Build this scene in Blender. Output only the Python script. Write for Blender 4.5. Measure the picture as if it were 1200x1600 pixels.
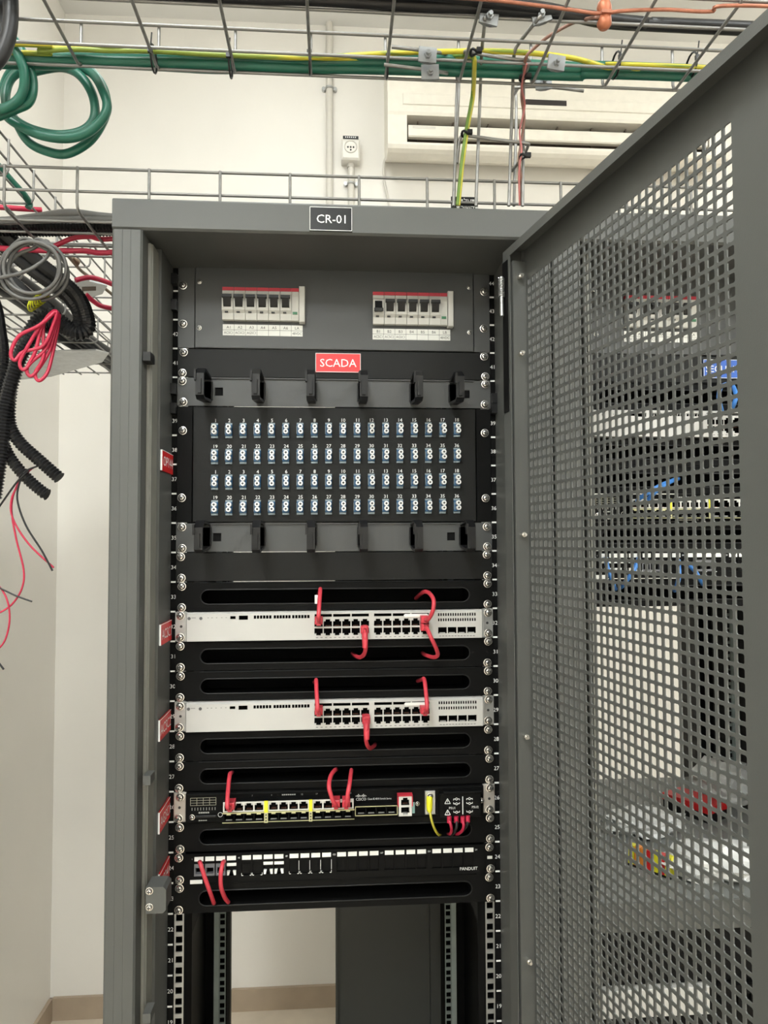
import bpy, bmesh, math, random
import numpy as np
from mathutils import Vector, Matrix
random.seed(7)
for o in list(bpy.data.objects): bpy.data.objects.remove(o)
SC = bpy.context.scene
COL = SC.collection
# ------------------------------------------------------------------ camera
FPX = 1109.0
CAM = np.array([-0.00191489, -1.09228221, 1.62139092])
YAW, PITCH, ROLL = 0.06884267, 0.04166064, -0.0039477
def cam_axes():
    fwd = np.array([math.sin(YAW), math.cos(YAW), 0]); right = np.array([math.cos(YAW), -math.sin(YAW), 0]); up = np.array([0, 0, 1.])
    f2 = fwd*math.cos(PITCH) + up*math.sin(PITCH); u2 = up*math.cos(PITCH) - fwd*math.sin(PITCH)
    return right*math.cos(ROLL) + u2*math.sin(ROLL), u2*math.cos(ROLL) - right*math.sin(ROLL), f2
CR, CU, CF = cam_axes()
cd = bpy.data.cameras.new('camera'); cam = bpy.data.objects.new('camera', cd); COL.objects.link(cam)
cd.sensor_fit = 'HORIZONTAL'; cd.sensor_width = 36; cd.lens = 36*FPX/1200; cd.clip_start = .02
cam.matrix_world = Matrix(((CR[0], CU[0], -CF[0], CAM[0]), (CR[1], CU[1], -CF[1], CAM[1]), (CR[2], CU[2], -CF[2], CAM[2]), (0, 0, 0, 1)))
SC.camera = cam
def P(x, y, X=None, Y=None, Z=None):
    """photo pixel -> world point on the plane X=, Y= or Z= that the thing touches"""
    d = CR*(x-600)/FPX + CU*(800-y)/FPX + CF
    if Y is not None: t = (Y-CAM[1])/d[1]
    elif Z is not None: t = (Z-CAM[2])/d[2]
    else: t = (X-CAM[0])/d[0]
    q = CAM + d*t
    return Vector((float(q[0]), float(q[1]), float(q[2])))
# ------------------------------------------------------------------ world, exposure
w = bpy.data.worlds.new('room_world'); SC.world = w; w.use_nodes = True
w.node_tree.nodes['Background'].inputs[0].default_value = (.9, .95, 1, 1); w.node_tree.nodes['Background'].inputs[1].default_value = .05
SC.view_settings.view_transform = 'Standard'; SC.view_settings.look = 'None'; SC.view_settings.gamma = 1; SC.view_settings.exposure = 0.80
SC.view_settings.use_curve_mapping = False
LAMP = 13.0            # emission of the ceiling lamps' diffusers
# ------------------------------------------------------------------ materials
MATS = {}
def mat(name, col, rough=.5, metal=0., var=0., vscale=40., bump=0., bscale=300., emit=0., spec=.5, coat=0.):
    if name in MATS: return MATS[name]
    m = bpy.data.materials.new(name); m.use_nodes = True; nt = m.node_tree; b = nt.nodes['Principled BSDF']
    b.inputs['Base Color'].default_value = (*col, 1); b.inputs['Roughness'].default_value = rough; b.inputs['Metallic'].default_value = metal
    b.inputs['Specular IOR Level'].default_value = spec; b.inputs['Coat Weight'].default_value = coat
    tc = nt.nodes.new('ShaderNodeTexCoord')
    n = nt.nodes.new('ShaderNodeTexNoise'); n.inputs['Scale'].default_value = vscale; n.inputs['Detail'].default_value = 4
    nt.links.new(tc.outputs['Object'], n.inputs['Vector'])
    v = max(var, .03)
    r = nt.nodes.new('ShaderNodeValToRGB')
    r.color_ramp.elements[0].position = .3; r.color_ramp.elements[1].position = .7
    r.color_ramp.elements[0].color = (*[c*(1-v) for c in col], 1); r.color_ramp.elements[1].color = (*[min(1, c*(1+v)) for c in col], 1)
    nt.links.new(n.outputs['Fac'], r.inputs['Fac']); nt.links.new(r.outputs['Color'], b.inputs['Base Color'])
    if bump:
        n2 = nt.nodes.new('ShaderNodeTexNoise'); n2.inputs['Scale'].default_value = bscale; n2.inputs['Detail'].default_value = 3
        nt.links.new(tc.outputs['Object'], n2.inputs['Vector'])
        bp = nt.nodes.new('ShaderNodeBump'); bp.inputs['Strength'].default_value = bump; bp.inputs['Distance'].default_value = .001
        nt.links.new(n2.outputs['Fac'], bp.inputs['Height']); nt.links.new(bp.outputs['Normal'], b.inputs['Normal'])
    if emit:
        b.inputs['Emission Color'].default_value = (.95, 1, 1, 1); b.inputs['Emission Strength'].default_value = emit
    MATS[name] = m
    return m
WALL = mat('painted_plaster', (.85, .82, .765), .85, var=.02, vscale=2, bump=.25, bscale=60)
CEIL = mat('ceiling_paint', (.84, .83, .80), .9, var=.02, vscale=3, bump=.1)
BASE = mat('beige_skirting_tile', (.42, .335, .25), .45, var=.06, vscale=12)
FLOORM = mat('beige_floor_tile', (.64, .56, .45), .35, var=.12, vscale=6)
GROUT = mat('grout', (.35, .31, .27), .9)
CABG = mat('grey_powder_coat', (.073, .075, .070), .5, var=.03, vscale=8, bump=.12, bscale=900)
PDUG = mat('dark_grey_powder_coat', (.056, .058, .058), .42, var=.03, vscale=8, bump=.12, bscale=900)
CHAR = mat('charcoal_powder_coat', (.0085, .0088, .0085), .45, var=.04, vscale=8, bump=.12, bscale=900, spec=.2)
BLK = mat('black_powder_coat', (.0045, .0045, .0045), .48, var=.05, vscale=10, bump=.15, bscale=900, spec=.09)
VBLK = mat('matt_black', (.0038, .0038, .0038), .8, spec=.12)
PLB = mat('black_plastic', (.006, .006, .0065), .38, spec=.35)
RUB = mat('black_cable_jacket', (.015, .015, .016), .38, spec=.4)
GASK = mat('gasket', (.175, .172, .150), .6, var=.05, vscale=30)
ZINC = mat('galvanised_steel', (.48, .49, .49), .38, .85, var=.12, vscale=60)
ZWIRE = mat('galvanised_wire', (.27, .265, .255), .5, .75, var=.15, vscale=80)
CLAMPM = mat('zinc_clamp', (.30, .31, .315), .5, .6, var=.12, vscale=60)
ZRAIL = mat('zinc_rail', (.36, .42, .405), .45, .5, var=.08, vscale=40)
SCREWM = mat('nickel_screw', (.72, .70, .66), .25, .95)
DARKC = mat('screw_recess', (.03, .03, .03), .6)
WHT = mat('white_print', (.82, .82, .80), .6)
OFFW = mat('off_white_panel', (.49, .48, .455), .45, var=.015, vscale=20)
LGREY = mat('light_grey_plastic', (.58, .57, .53), .5, var=.04, vscale=40)
LABEL = mat('white_label', (.78, .78, .74), .55)
INK = mat('label_ink', (.06, .06, .06), .7)
REDP = mat('red_label', (.62, .018, .020), .4, var=.04)
BLUEP = mat('blue_label', (.03, .11, .46), .4)
REDB = mat('breaker_red', (.50, .03, .05), .45)
GRNI = mat('green_indicator', (.03, .16, .07), .4)
REDC = mat('red_patch_cable', (.56, .045, .065), .42, var=.06, vscale=60)
REDW = mat('crimson_wire', (.46, .018, .055), .38)
BLUEC = mat('blue_patch_cable', (.05, .20, .55), .42)
GRNC = mat('green_cable', (.012, .115, .075), .36, var=.06, vscale=30)
YGY = mat('yellow_earth_wire', (.52, .47, .05), .4)
def striped(name, c1, c2):
    m = bpy.data.materials.new(name); m.use_nodes = True; nt = m.node_tree; b = nt.nodes['Principled BSDF']; b.inputs['Roughness'].default_value = .4
    tc = nt.nodes.new('ShaderNodeTexCoord'); mp = nt.nodes.new('ShaderNodeMapping'); mp.inputs['Scale'].default_value = (5, 90, 90)
    n = nt.nodes.new('ShaderNodeTexNoise'); n.inputs['Scale'].default_value = 1.0; r = nt.nodes.new('ShaderNodeValToRGB')
    r.color_ramp.elements[0].position = .47; r.color_ramp.elements[1].position = .53; r.color_ramp.elements[0].color = (*c1, 1); r.color_ramp.elements[1].color = (*c2, 1)
    nt.links.new(tc.outputs['Object'], mp.inputs['Vector']); nt.links.new(mp.outputs['Vector'], n.inputs['Vector']); nt.links.new(n.outputs['Fac'], r.inputs['Fac']); nt.links.new(r.outputs['Color'], b.inputs['Base Color'])
    return m
YGS = striped('yellow_green_earth_wire', (.55, .47, .03), (.20, .26, .03))
YGG = mat('earth_green', (.13, .23, .03), .4)
GRYC = mat('grey_cable', (.115, .113, .108), .42)
COPP = mat('copper', (.42, .17, .11), .45, .6, var=.2, vscale=90)
BRNW = mat('tinned_brown_wire', (.22, .11, .08), .45)
YEL = mat('yellow_frame', (.74, .70, .02), .45)
PALEY = mat('pale_yellow_frame', (.52, .50, .28), .4, .3)
TEAL = mat('pale_teal', (.35, .62, .60), .5)
LCB = mat('blue_adapter', (.022, .085, .18), .35, var=.25, vscale=120)
LCC = mat('adapter_clip_metal', (.22, .27, .30), .35, .6)
CAPW = mat('white_dust_cap', (.72, .72, .71), .4)
ACW = mat('air_conditioner_plastic', (.80, .755, .66), .45, var=.01)
ACD = mat('air_conditioner_slot', (.11, .085, .065), .7)
PVC = mat('grey_pvc_conduit', (.66, .63, .57), .5)
SOCK = mat('socket_plastic', (.80, .77, .71), .45)
LAMPM = mat('lamp_diffuser', (.9, .9, .9), .5, emit=LAMP)
BAG = mat('clear_white_bag', (.72, .72, .70), .3, var=.1, vscale=30)
ORNG = mat('orange_plastic', (.75, .25, .03), .4)
SHELF = mat('shelf_grey', (.20, .205, .195), .5)
# ------------------------------------------------------------------ mesh helpers
class MB:
    def __init__(s): s.v = []; s.f = []; s.m = []; s.sm = []
    def add(s, vs, fs, mi=0, smooth=False):
        k = len(s.v); s.v += [tuple(v) for v in vs]
        for f in fs: s.f.append(tuple(i+k for i in f)); s.m.append(mi); s.sm.append(smooth)
        return s
    def box(s, x0, x1, y0, y1, z0, z1, mi=0):
        vs = [(x, y, z) for x in (x0, x1) for y in (y0, y1) for z in (z0, z1)]
        return s.add(vs, [(0, 1, 3, 2), (4, 6, 7, 5), (0, 4, 5, 1), (2, 3, 7, 6), (0, 2, 6, 4), (1, 5, 7, 3)], mi)
    def bbox(s, x0, x1, y0, y1, z0, z1, c=.002, mi=0):
        """box with chamfered vertical/horizontal edges on its front (-y) face"""
        vs = []
        for (y, k) in ((y1, 0), (y0+c, 0), (y0, c)):
            vs += [(x0+k, y, z0+k), (x1-k, y, z0+k), (x1-k, y, z1-k), (x0+k, y, z1-k)]
        fs = [(3, 2, 1, 0), (8, 9, 10, 11)]
        for a in (0, 4):
            for i in range(4): j = (i+1) % 4; fs.append((a+i, a+j, a+4+j, a+4+i))
        return s.add(vs, fs, mi)
    def prism(s, poly, axis, a0, a1, mi=0, smooth=False):
        """poly of 2-d points extruded along axis; axis x: (y,z), y: (x,z), z: (x,y)"""
        def mk(p, a): return {'x': (a, p[0], p[1]), 'y': (p[0], a, p[1]), 'z': (p[0], p[1], a)}[axis]
        n = len(poly); vs = [mk(p, a0) for p in poly] + [mk(p, a1) for p in poly]
        fs = [tuple(range(n)), tuple(range(2*n-1, n-1, -1))]
        s.add(vs, fs, mi)
        return s.add(vs, [(i, i+n, (i+1) % n+n, (i+1) % n) for i in range(n)], mi, smooth)
    def cyl(s, c, r, axis, a0, a1, n=16, mi=0, smooth=True, r1=None):
        r1 = r if r1 is None else r1
        def mk(u, v, a): return {'x': (a, c[0]+u, c[1]+v), 'y': (c[0]+u, a, c[1]+v), 'z': (c[0]+u, c[1]+v, a)}[axis]
        vs = [mk(r*math.cos(2*math.pi*i/n), r*math.sin(2*math.pi*i/n), a0) for i in range(n)] + [mk(r1*math.cos(2*math.pi*i/n), r1*math.sin(2*math.pi*i/n), a1) for i in range(n)]
        s.add(vs, [tuple(range(n)), tuple(range(2*n-1, n-1, -1))], mi)
        return s.add(vs, [(i, i+n, (i+1) % n+n, (i+1) % n) for i in range(n)], mi, smooth)
    def tube(s, pts, r, n=8, sub=6, rf=None, mi=0, smooth=True, raw=False):
        pts = [Vector(p) for p in pts]
        q = pts if raw else spline(pts, sub)
        rings = []; t = (q[1]-q[0]).normalized()
        u = t.orthogonal().normalized()
        for i, p in enumerate(q):
            tn = (q[min(i+1, len(q)-1)]-q[max(i-1, 0)])
            tn = tn.normalized() if tn.length > 1e-9 else t
            u = (u - tn*u.dot(tn)); u = u.normalized() if u.length > 1e-6 else tn.orthogonal().normalized()
            v = tn.cross(u); t = tn
            rr = r if rf is None else rf(i)
            rings.append([p+u*(rr*math.cos(2*math.pi*k/n))+v*(rr*math.sin(2*math.pi*k/n)) for k in range(n)])
        vs = [x for rg in rings for x in rg]; fs = []
        for i in range(len(rings)-1):
            for k in range(n): fs.append((i*n+k, i*n+(k+1) % n, (i+1)*n+(k+1) % n, (i+1)*n+k))
        s.add(vs, fs, mi, smooth)
        m = len(rings)
        return s.add(rings[0]+rings[-1], [tuple(range(n-1, -1, -1)), tuple(range(n, 2*n))], mi)
    def text(s, st, size, loc, rot='front', mi=0, align='c', sx=1.0):
        vs, fs, wd = textgeo(st)
        off = {'c': -wd/2, 'l': 0, 'r': -wd}[align]
        out = []
        for (a, b) in vs:
            a = (a+off)*size*sx; b = (b-.36)*size
            if rot == 'front': out.append((loc[0]+a, loc[1], loc[2]+b))
            elif rot == 'sideR': out.append((loc[0], loc[1]+a, loc[2]+b))
        return s.add(out, fs, mi)
    def mesh(s, name, mats, origin=(0, 0, 0)):
        me = bpy.data.meshes.new(name); ox, oy, oz = origin
        me.from_pydata([(v[0]-ox, v[1]-oy, v[2]-oz) for v in s.v], [], s.f)
        for m in (mats if isinstance(mats, (list, tuple)) else [mats]): me.materials.append(m)
        me.polygons.foreach_set('material_index', s.m); me.polygons.foreach_set('use_smooth', s.sm)
        me.update()
        return me
    def build(s, name, mats, parent=None, recalc=True):
        o0 = ORG.get(parent.name, Vector((0, 0, 0))) if parent else Vector((0, 0, 0))
        me = s.mesh(name, mats, o0)
        if recalc:
            bm = bmesh.new(); bm.from_mesh(me); bmesh.ops.recalc_face_normals(bm, faces=bm.faces); bm.to_mesh(me); bm.free()
        o = bpy.data.objects.new(name, me); COL.objects.link(o); o.parent = parent
        ORG[o.name] = o0.copy()
        return o
ORG = {}
def spline(pts, sub=6):
    if len(pts) < 3: return pts
    out = []; n = len(pts)
    for i in range(n-1):
        p0 = pts[max(i-1, 0)]; p1 = pts[i]; p2 = pts[i+1]; p3 = pts[min(i+2, n-1)]
        for k in range(sub):
            t = k/sub
            out.append(.5*((2*p1)+(p2-p0)*t+(2*p0-5*p1+4*p2-p3)*t*t+(3*p1-p0-3*p2+p3)*t**3))
    out.append(pts[-1])
    return out
_TX = {}
def textgeo(st):
    if st not in _TX:
        cu = bpy.data.curves.new('t', 'FONT'); cu.body = st; cu.size = 1; cu.resolution_u = 2
        o = bpy.data.objects.new('t', cu); COL.objects.link(o)
        dg = bpy.context.evaluated_depsgraph_get(); me = o.evaluated_get(dg).to_mesh()
        vs = [(v.co.x, v.co.y) for v in me.vertices]; fs = [tuple(p.vertices) for p in me.polygons]
        wd = max([v[0] for v in vs], default=0)
        o.evaluated_get(dg).to_mesh_clear(); bpy.data.objects.remove(o); bpy.data.curves.remove(cu)
        _TX[st] = (vs, fs, wd)
    return _TX[st]
def inst(name, me, parent, loc, rot=None, scale=None):
    o = bpy.data.objects.new(name, me); COL.objects.link(o)
    o0 = ORG.get(parent.name, Vector((0, 0, 0))) if parent else Vector((0, 0, 0))
    o.parent = parent; o.location = Vector(loc)-o0
    if rot: o.rotation_euler = rot
    if scale: o.scale = scale
    ORG[o.name] = Vector(loc)
    return o
def thing(name, label, cat, loc=(0, 0, 0), group=None):
    o = bpy.data.objects.new(name, None); COL.objects.link(o); o.location = loc; o.empty_display_size = .05
    o['label'] = label; o['category'] = cat
    if group: o['group'] = group
    ORG[o.name] = Vector(loc)
    return o
def tag(o, label, cat, group=None):
    o['label'] = label; o['category'] = cat
    if group: o['group'] = group
    return o
def struct(o): o['kind'] = 'structure'; return o
def grid_plate(mb, x0, x1, z0, z1, holes, y0, y1, mi=0):
    """plate in the xz plane from y0 (front) to y1 with real rectangular holes"""
    xs = sorted(set([round(v, 6) for h in holes for v in h[:2]]+[x0, x1])); zs = sorted(set([round(v, 6) for h in holes for v in h[2:]]+[z0, z1]))
    xs = [x for x in xs if x0-1e-9 <= x <= x1+1e-9]; zs = [z for z in zs if z0-1e-9 <= z <= z1+1e-9]
    nx, nz = len(xs), len(zs); solid = {}
    for i in range(nx-1):
        for j in range(nz-1):
            cx, cz = (xs[i]+xs[i+1])/2, (zs[j]+zs[j+1])/2
            solid[i, j] = not any(h[0] < cx < h[1] and h[2] < cz < h[3] for h in holes)
    vs = [(x, y, z) for y in (y0, y1) for x in xs for z in zs]
    idx = lambda k, i, j: k*nx*nz+i*nz+j
    fs = []
    for (i, j), s_ in solid.items():
        if not s_: continue
        fs.append((idx(0, i, j), idx(0, i+1, j), idx(0, i+1, j+1), idx(0, i, j+1)))
        fs.append((idx(1, i, j), idx(1, i, j+1), idx(1, i+1, j+1), idx(1, i+1, j)))
        for (a, b, e) in (((i-1, j), None, ((i, j+1), (i, j))), ((i+1, j), None, ((i+1, j), (i+1, j+1))), ((i, j-1), None, ((i, j), (i+1, j))), ((i, j+1), None, ((i+1, j+1), (i, j+1)))):
            if not solid.get(a, False):
                fs.append((idx(0, *e[0]), idx(1, *e[0]), idx(1, *e[1]), idx(0, *e[1])))
    mb.add(vs, fs, mi)
    return mb
U = .04445; UB = .095
def zb(n): return UB+(n-1)*U
NX = .62                     # centre of the neighbouring rack
# ------------------------------------------------------------------ room shell
XL, XR, YF, YB, ZC = -.972, 3.4, -4.6, 1.465, 3.53
struct(MB().box(XL-.1, XR+.1, YF-.1, YB+.1, -.1, 0).build('floor', GROUT))
FL = bpy.data.objects['floor']
tm = MB().bbox(0, .596, 0, .596, 0, .001, 0).mesh('floor_tile', FLOORM)
tme = MB(); tme.box(0, .597, 0, .597, -.004, .003)
tm = tme.mesh('floor_tile', FLOORM)
for i in range(8):
    for j in range(11):
        x, y = XL+.6*i, YB-.6*(j+1)
        if x < XR-.3 and y > YF-.5: inst('tile', tm, FL, (x, y, 0))
struct(MB().box(XL-.1, XR+.1, YB, YB+.1, 0, ZC).build('wall_back', WALL))
struct(MB().box(XL-.1, XL, YF, YB, 0, ZC).build('wall_left', WALL))
struct(MB().box(XR, XR+.1, YF, YB, 0, ZC).build('wall_right', WALL))
struct(MB().box(XL-.1, XR+.1, YF-.1, YF, 0, ZC).build('wall_front', WALL))
struct(MB().box(XL-.1, XR+.1, YF-.1, YB+.1, ZC, ZC+.1).build('ceiling', CEIL))
bb = struct(MB().box(XL, XR, YB-.004, YB, .003, .074).build('baseboard_back', GROUT))
stm = MB().box(0, .598, -.012, 0, .003, .077).mesh('skirting_tile', BASE)
for i in range(7): inst('tile', stm, bb, (XL+.012+.6*i, YB, 0))
bl = struct(MB().box(XL, XL+.004, YF, YB, .003, .074).build('baseboard_left', GROUT))
stm2 = MB().box(0, .012, -.598, 0, .003, .077).mesh('skirting_tile', BASE)
for i in range(10): inst('tile', stm2, bl, (XL, YB-.013-.6*i, 0))
# ceiling lamps: two rows, one over the aisle in front of the racks and one behind them
for k, (x, y, where) in enumerate(((-.58, -1.55, 'over the aisle before the first rack'), (1.75, -1.60, 'over the aisle before the far racks'), (-.58, -3.3, 'across the aisle from the first rack'), (1.75, -3.3, 'across the aisle from the far racks'), (-.15, .60, 'above the first rack'), (1.75, .60, 'above the far racks'))):
    t = thing('ceiling_lamp', 'white fluorescent ceiling lamp with opal diffuser '+where, 'lamp', (x, y, ZC))
    hl, hw = (.33, .08) if y > 0 else (.31, .62)
    MB().box(x-hl, x+hl, y-hw, y+hw, ZC-.05, ZC).build('housing', OFFW, t)
    MB().box(x-hl+.02, x+hl-.02, y-hw+.02, y+hw-.02, ZC-.062, ZC-.0505).build('diffuser', LAMPM, t)
# ------------------------------------------------------------------ shared small meshes
def screw_mesh():
    mb = MB(); n = 14
    prof = [(.0064, 0), (.0064, -.0012), (.0053, -.0014), (.0046, -.0010), (.0045, -.0028), (.0036, -.0042), (.0018, -.0048)]
    vs = [(r*math.cos(2*math.pi*k/n), y, r*math.sin(2*math.pi*k/n)) for r, y in prof for k in range(n)]
    fs = [(i*n+k, i*n+(k+1) % n, (i+1)*n+(k+1) % n, (i+1)*n+k) for i in range(len(prof)-1) for k in range(n)]
    fs.append(tuple(range((len(prof)-1)*n, len(prof)*n)))
    mb.add(vs, fs[:2*n]+fs[3*n:], 0, False); mb.add(vs, fs[2*n:3*n], 1)
    mb.box(-.0031, .0031, -.0051, -.0038, -.0007, .0007, 1); mb.box(-.0007, .0007, -.0051, -.0038, -.0031, .0031, 1)
    return mb.mesh('rack_screw', [SCREWM, DARKC])
SCREW = screw_mesh()
def screw(parent, x, z, y=-.003, s=1.):
    inst('screw', SCREW, parent, (x+random.uniform(-.0012, .0012), y, z+random.uniform(-.0006, .0006)), (0, random.uniform(0, 1.5), 0), (s, s, s))
def ear_screws(t, cx, n0, n1, y=-.003):
    """two screws per ear, top and bottom hole of the unit (1U) or the middle of tall ones"""
    h = n1-n0+1
    zs = (zb(n0)+.00635, zb(n1)+U-.00635) if h == 1 else ((zb(n0)+U-.00635, zb(n1)+.00635) if h == 3 else (zb(n0)+U-.00635, zb(n1)+.00635))
    for s in (-1, 1):
        for z in zs: screw(t, cx+s*.2326, z, y)
def rj_mesh():
    """RJ45 socket: black cup with stepped latch notch, origin at the centre of its mouth"""
    mb = MB(); a, h, d = .0062, .0054, .011
    poly = [(-a, -h), (a, -h), (a, h*.45), (a*.55, h*.45), (a*.55, h), (-a*.55, h), (-a*.55, h*.45), (-a, h*.45)]
    n = len(poly); vs = [(x, 0, z) for x, z in poly]+[(x, d, z) for x, z in poly]
    mb.add(vs, [(i, (i+1) % n, (i+1) % n+n, i+n) for i in range(n)]+[tuple(range(2*n-1, n-1, -1))], 0)
    mb.add([(-a, 0, h*.45), (-a*.55, 0, h*.45), (-a*.55, 0, h), (-a, 0, h)], [(0, 1, 2, 3)], 1)
    mb.add([(a, 0, h*.45), (a*.55, 0, h*.45), (a*.55, 0, h), (a, 0, h)], [(0, 1, 2, 3)], 1)
    for k in range(5): mb.box(-.0035+k*.0016, -.0029+k*.0016, .004, .010, -h+.0005, -h+.001, 2)
    return mb
RJ = rj_mesh().mesh('network_port', [VBLK, ZINC, COPP])
RJP = rj_mesh().mesh('network_port', [VBLK, LGREY, COPP])
def sfp_mesh():
    mb = MB(); a, h, d = .0066, .0047, .014
    vs = [(-a, 0, -h), (a, 0, -h), (a, 0, h), (-a, 0, h), (-a, d, -h), (a, d, -h), (a, d, h), (-a, d, h)]
    mb.add(vs, [(0, 1, 5, 4), (1, 2, 6, 5), (2, 3, 7, 6), (3, 0, 4, 7), (4, 5, 6, 7)], 0)
    mb.box(-a+.0022, a-.0022, .002, .004, -h, -h+.0012, 1)
    return mb.mesh('fibre_cage', [VBLK, ZINC])
SFP = sfp_mesh()
# ------------------------------------------------------------------ server cabinets
def rail(parent, cx, sgn, y, zinc, numbers):
    """19-inch rail: perforated strip, marked black strip and a return flange"""
    eo, ei = .2396, .2256
    xa, xb = sorted((cx+sgn*eo, cx+sgn*ei)); hc = cx+sgn*.2326
    holes = []
    for n in range(1, 45):
        for dz in (.00635, .02225, .0381):
            z = zb(n)+dz; holes.append((hc-.0048, hc+.0048, z-.0048, z+.0048))
    mb = MB(); grid_plate(mb, xa, xb, zb(1), zb(44)+U, holes, y, y+.002)
    o = mb.build('mounting_rail', zinc, parent)
    xo = cx+sgn*.2495; xc, xd = sorted((xo, cx+sgn*eo))
    MB().box(xc, xd, y, y+.002, zb(1), zb(44)+U).build('rail_margin', VBLK if numbers else ZRAIL, o)
    xe = cx+sgn*ei; xf = xe-sgn*.002
    MB().box(min(xe, xf), max(xe, xf), y, y+.05, zb(1), zb(44)+U).build('rail_flange', VBLK, o)
    xg = hc-sgn*.006; MB().box(min(xg, hc+sgn*.012), max(xg, hc+sgn*.012), y+.03, y+.032, zb(1), zb(44)+U).build('rail_return', VBLK, o)
    if numbers:
        mk = MB()
        for n in range(14, 45):
            mk.text(str(n), .0085, (cx+sgn*.2450, y-.0004, zb(n)+U/2))
            mk.box(cx+sgn*.2452-.0035, cx+sgn*.2452+.0035, y-.0004, y, zb(n)-.0012, zb(n)+.0012)
        mk.build('rail_numbers', WHT, o, recalc=False)
    return o
def cabinet(cx, xa, xb, label, rear_leaf):
    t = thing('server_cabinet', label, 'server rack', (cx, .265, 0.003))
    F, R, ZT = -.135, .665, 2.085
    k = MB()                                    # roof: front beam is a part of its own
    k.box(xa, xb, F+.04, R, ZT-.03, ZT-.001); k.build('roof', CABG, t)
    k = MB(); k.prism([(F+.003, ZT), (F, ZT-.003), (F, ZT-.040), (F+.003, ZT-.043), (F+.135, ZT-.043), (F+.135, ZT-.040), (F+.04, ZT-.036), (F+.04, ZT)], 'x', xa, xb)
    k.build('top_beam', CABG, t)
    for s, xo in ((-1, xa), (1, xb)):
        xi = cx+s*.2495
        def B(kk, a, b, y0, y1, z0=.06, z1=ZT-.0435): kk.box(min(a, b), max(a, b), y0, y1, z0, z1)
        k = MB(); fw = xo-s*.0400
        pts = []                                # ribbed front face of the corner post
        for (u, d) in ((0, .003), (.003, 0), (.0135, 0), (.0140, .0003), (.0146, 0), (.0245, 0), (.0250, .0003), (.0256, 0), (.0375, 0), (.040, .003)):
            pts.append((xo-s*u, F+d))
        pts += [(fw, F+.062), (xo, F+.062)]
        k.prism(pts, 'z', .06, ZT-.0435)
        B(k, xo, xi, F+.0625, F+.10)
        B(k, xi+s*.004, xi, F+.10, F+.165)
        k.build('corner_post', CABG, t)
        k = MB(); B(k, xi+s*.0125, xi+s*.004, F+.032, F+.0625, .08, ZT-.05); k.prism([(xi+s*.0125, F+.033), (xi+s*.010, F+.028), (xi+s*.0065, F+.028), (xi+s*.004, F+.033)], 'z', .08, ZT-.05)
        k.build('door_gasket', GASK, t)
        k = MB(); B(k, xo-s*.002, xo-s*.004, F+.10, R-.07, .03, ZT-.03); k.build('side_panel', CHAR, t)
        k = MB(); B(k, xo, xi, R-.09, R); k.build('rear_post', CHAR, t)
        rail(t, cx, s, 0.0, ZINC, True)
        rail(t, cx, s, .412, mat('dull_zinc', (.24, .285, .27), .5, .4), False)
        for zz in (.2, 1.0): k = MB(); B(k, xi, xi-s*.02, .034, .41, zz, zz+.03); k.build('depth_strut', BLK, t)
    k = MB().box(xa, xb, F+.003, R, .003, .06); k.build('plinth', CHAR, t)
    if rear_leaf:
        l = MB(); x1 = xb-.004
        l.box(-.002, x1, R-.010, R-.008, .065, ZT-.035); l.box(-.002, .004, R-.03, R-.010, .065, ZT-.035); l.box(x1-.07, x1-.035, R-.03, R-.010, .065, ZT-.035)
        l.build('rear_door_leaf', CABG, t)
    return t
CAB = cabinet(0, -.300, .2985, 'grey server rack lettered CR-01 with its perforated front door swung open', True)
NCAB = cabinet(NX, .3015, .9345, 'grey server rack behind the open perforated door, holding a blue SECURITY plate', False)
# label plates on the first cabinet
def plate(parent, xc, y, zc, wd, hg, m, txt, tsize, border=None, nm='label_plate', lab=None):
    k = MB(); k.box(xc-wd/2, xc+wd/2, y-.0022, y, zc-hg/2, zc+hg/2)
    o = k.build(nm, m, parent)
    if lab: o['label'] = lab
    b = MB(); e = .0007
    for (a0, a1, c0, c1) in ((-wd/2, wd/2, hg/2-e, hg/2), (-wd/2, wd/2, -hg/2, -hg/2+e), (-wd/2, -wd/2+e, -hg/2, hg/2), (wd/2-e, wd/2, -hg/2, hg/2)):
        b.box(xc+a0, xc+a1, y-.0026, y-.0022, zc+c0, zc+c1)
    b.text(txt, tsize, (xc, y-.0027, zc))
    b.build('lettering', WHT, o, recalc=False)
    return o
a, b_ = P(484, 324, Y=-.135), P(550, 362.5, Y=-.135)
plate(CAB, (a.x+b_.x)/2, -.1352, (a.z+b_.z)/2, b_.x-a.x, a.z-b_.z, mat('black_label', (.006, .0065, .007), .3, spec=.3), 'CR-01', .0165, lab='black plate engraved CR-01')
for (txt, ya, yb, xs) in (('OP144', 702, 735, 251), ('ACSC1', 977, 1008, 249), ('ACSC2', 1125, 1159, 247.5), ('AGSC1', 1270, 1303, 247), ('CP241', 1366, 1400, 247)):
    q0, q1 = P(xs, ya, X=-.2494), P(xs, yb, X=-.2494)
    y0 = q0.y; y1 = -.0008; zc = (q0.z+q1.z)/2; h = .0295
    k = MB().box(-.2494, -.2470, y0, y1, zc-h/2, zc+h/2); o = k.build('label_tag', REDP, CAB); o['label'] = 'red tag lettered '+txt
    k = MB(); k.box(-.2470, -.2466, y0, y1, zc+h/2-.0008, zc+h/2); k.box(-.2494, -.2469, y0-.0006, y0, zc-h/2, zc+h/2)
    k.text(txt, .0205, (-.2465, (y0+y1)/2, zc), 'sideR', sx=1.0); k.build('lettering', WHT, o, recalc=False)
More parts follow.
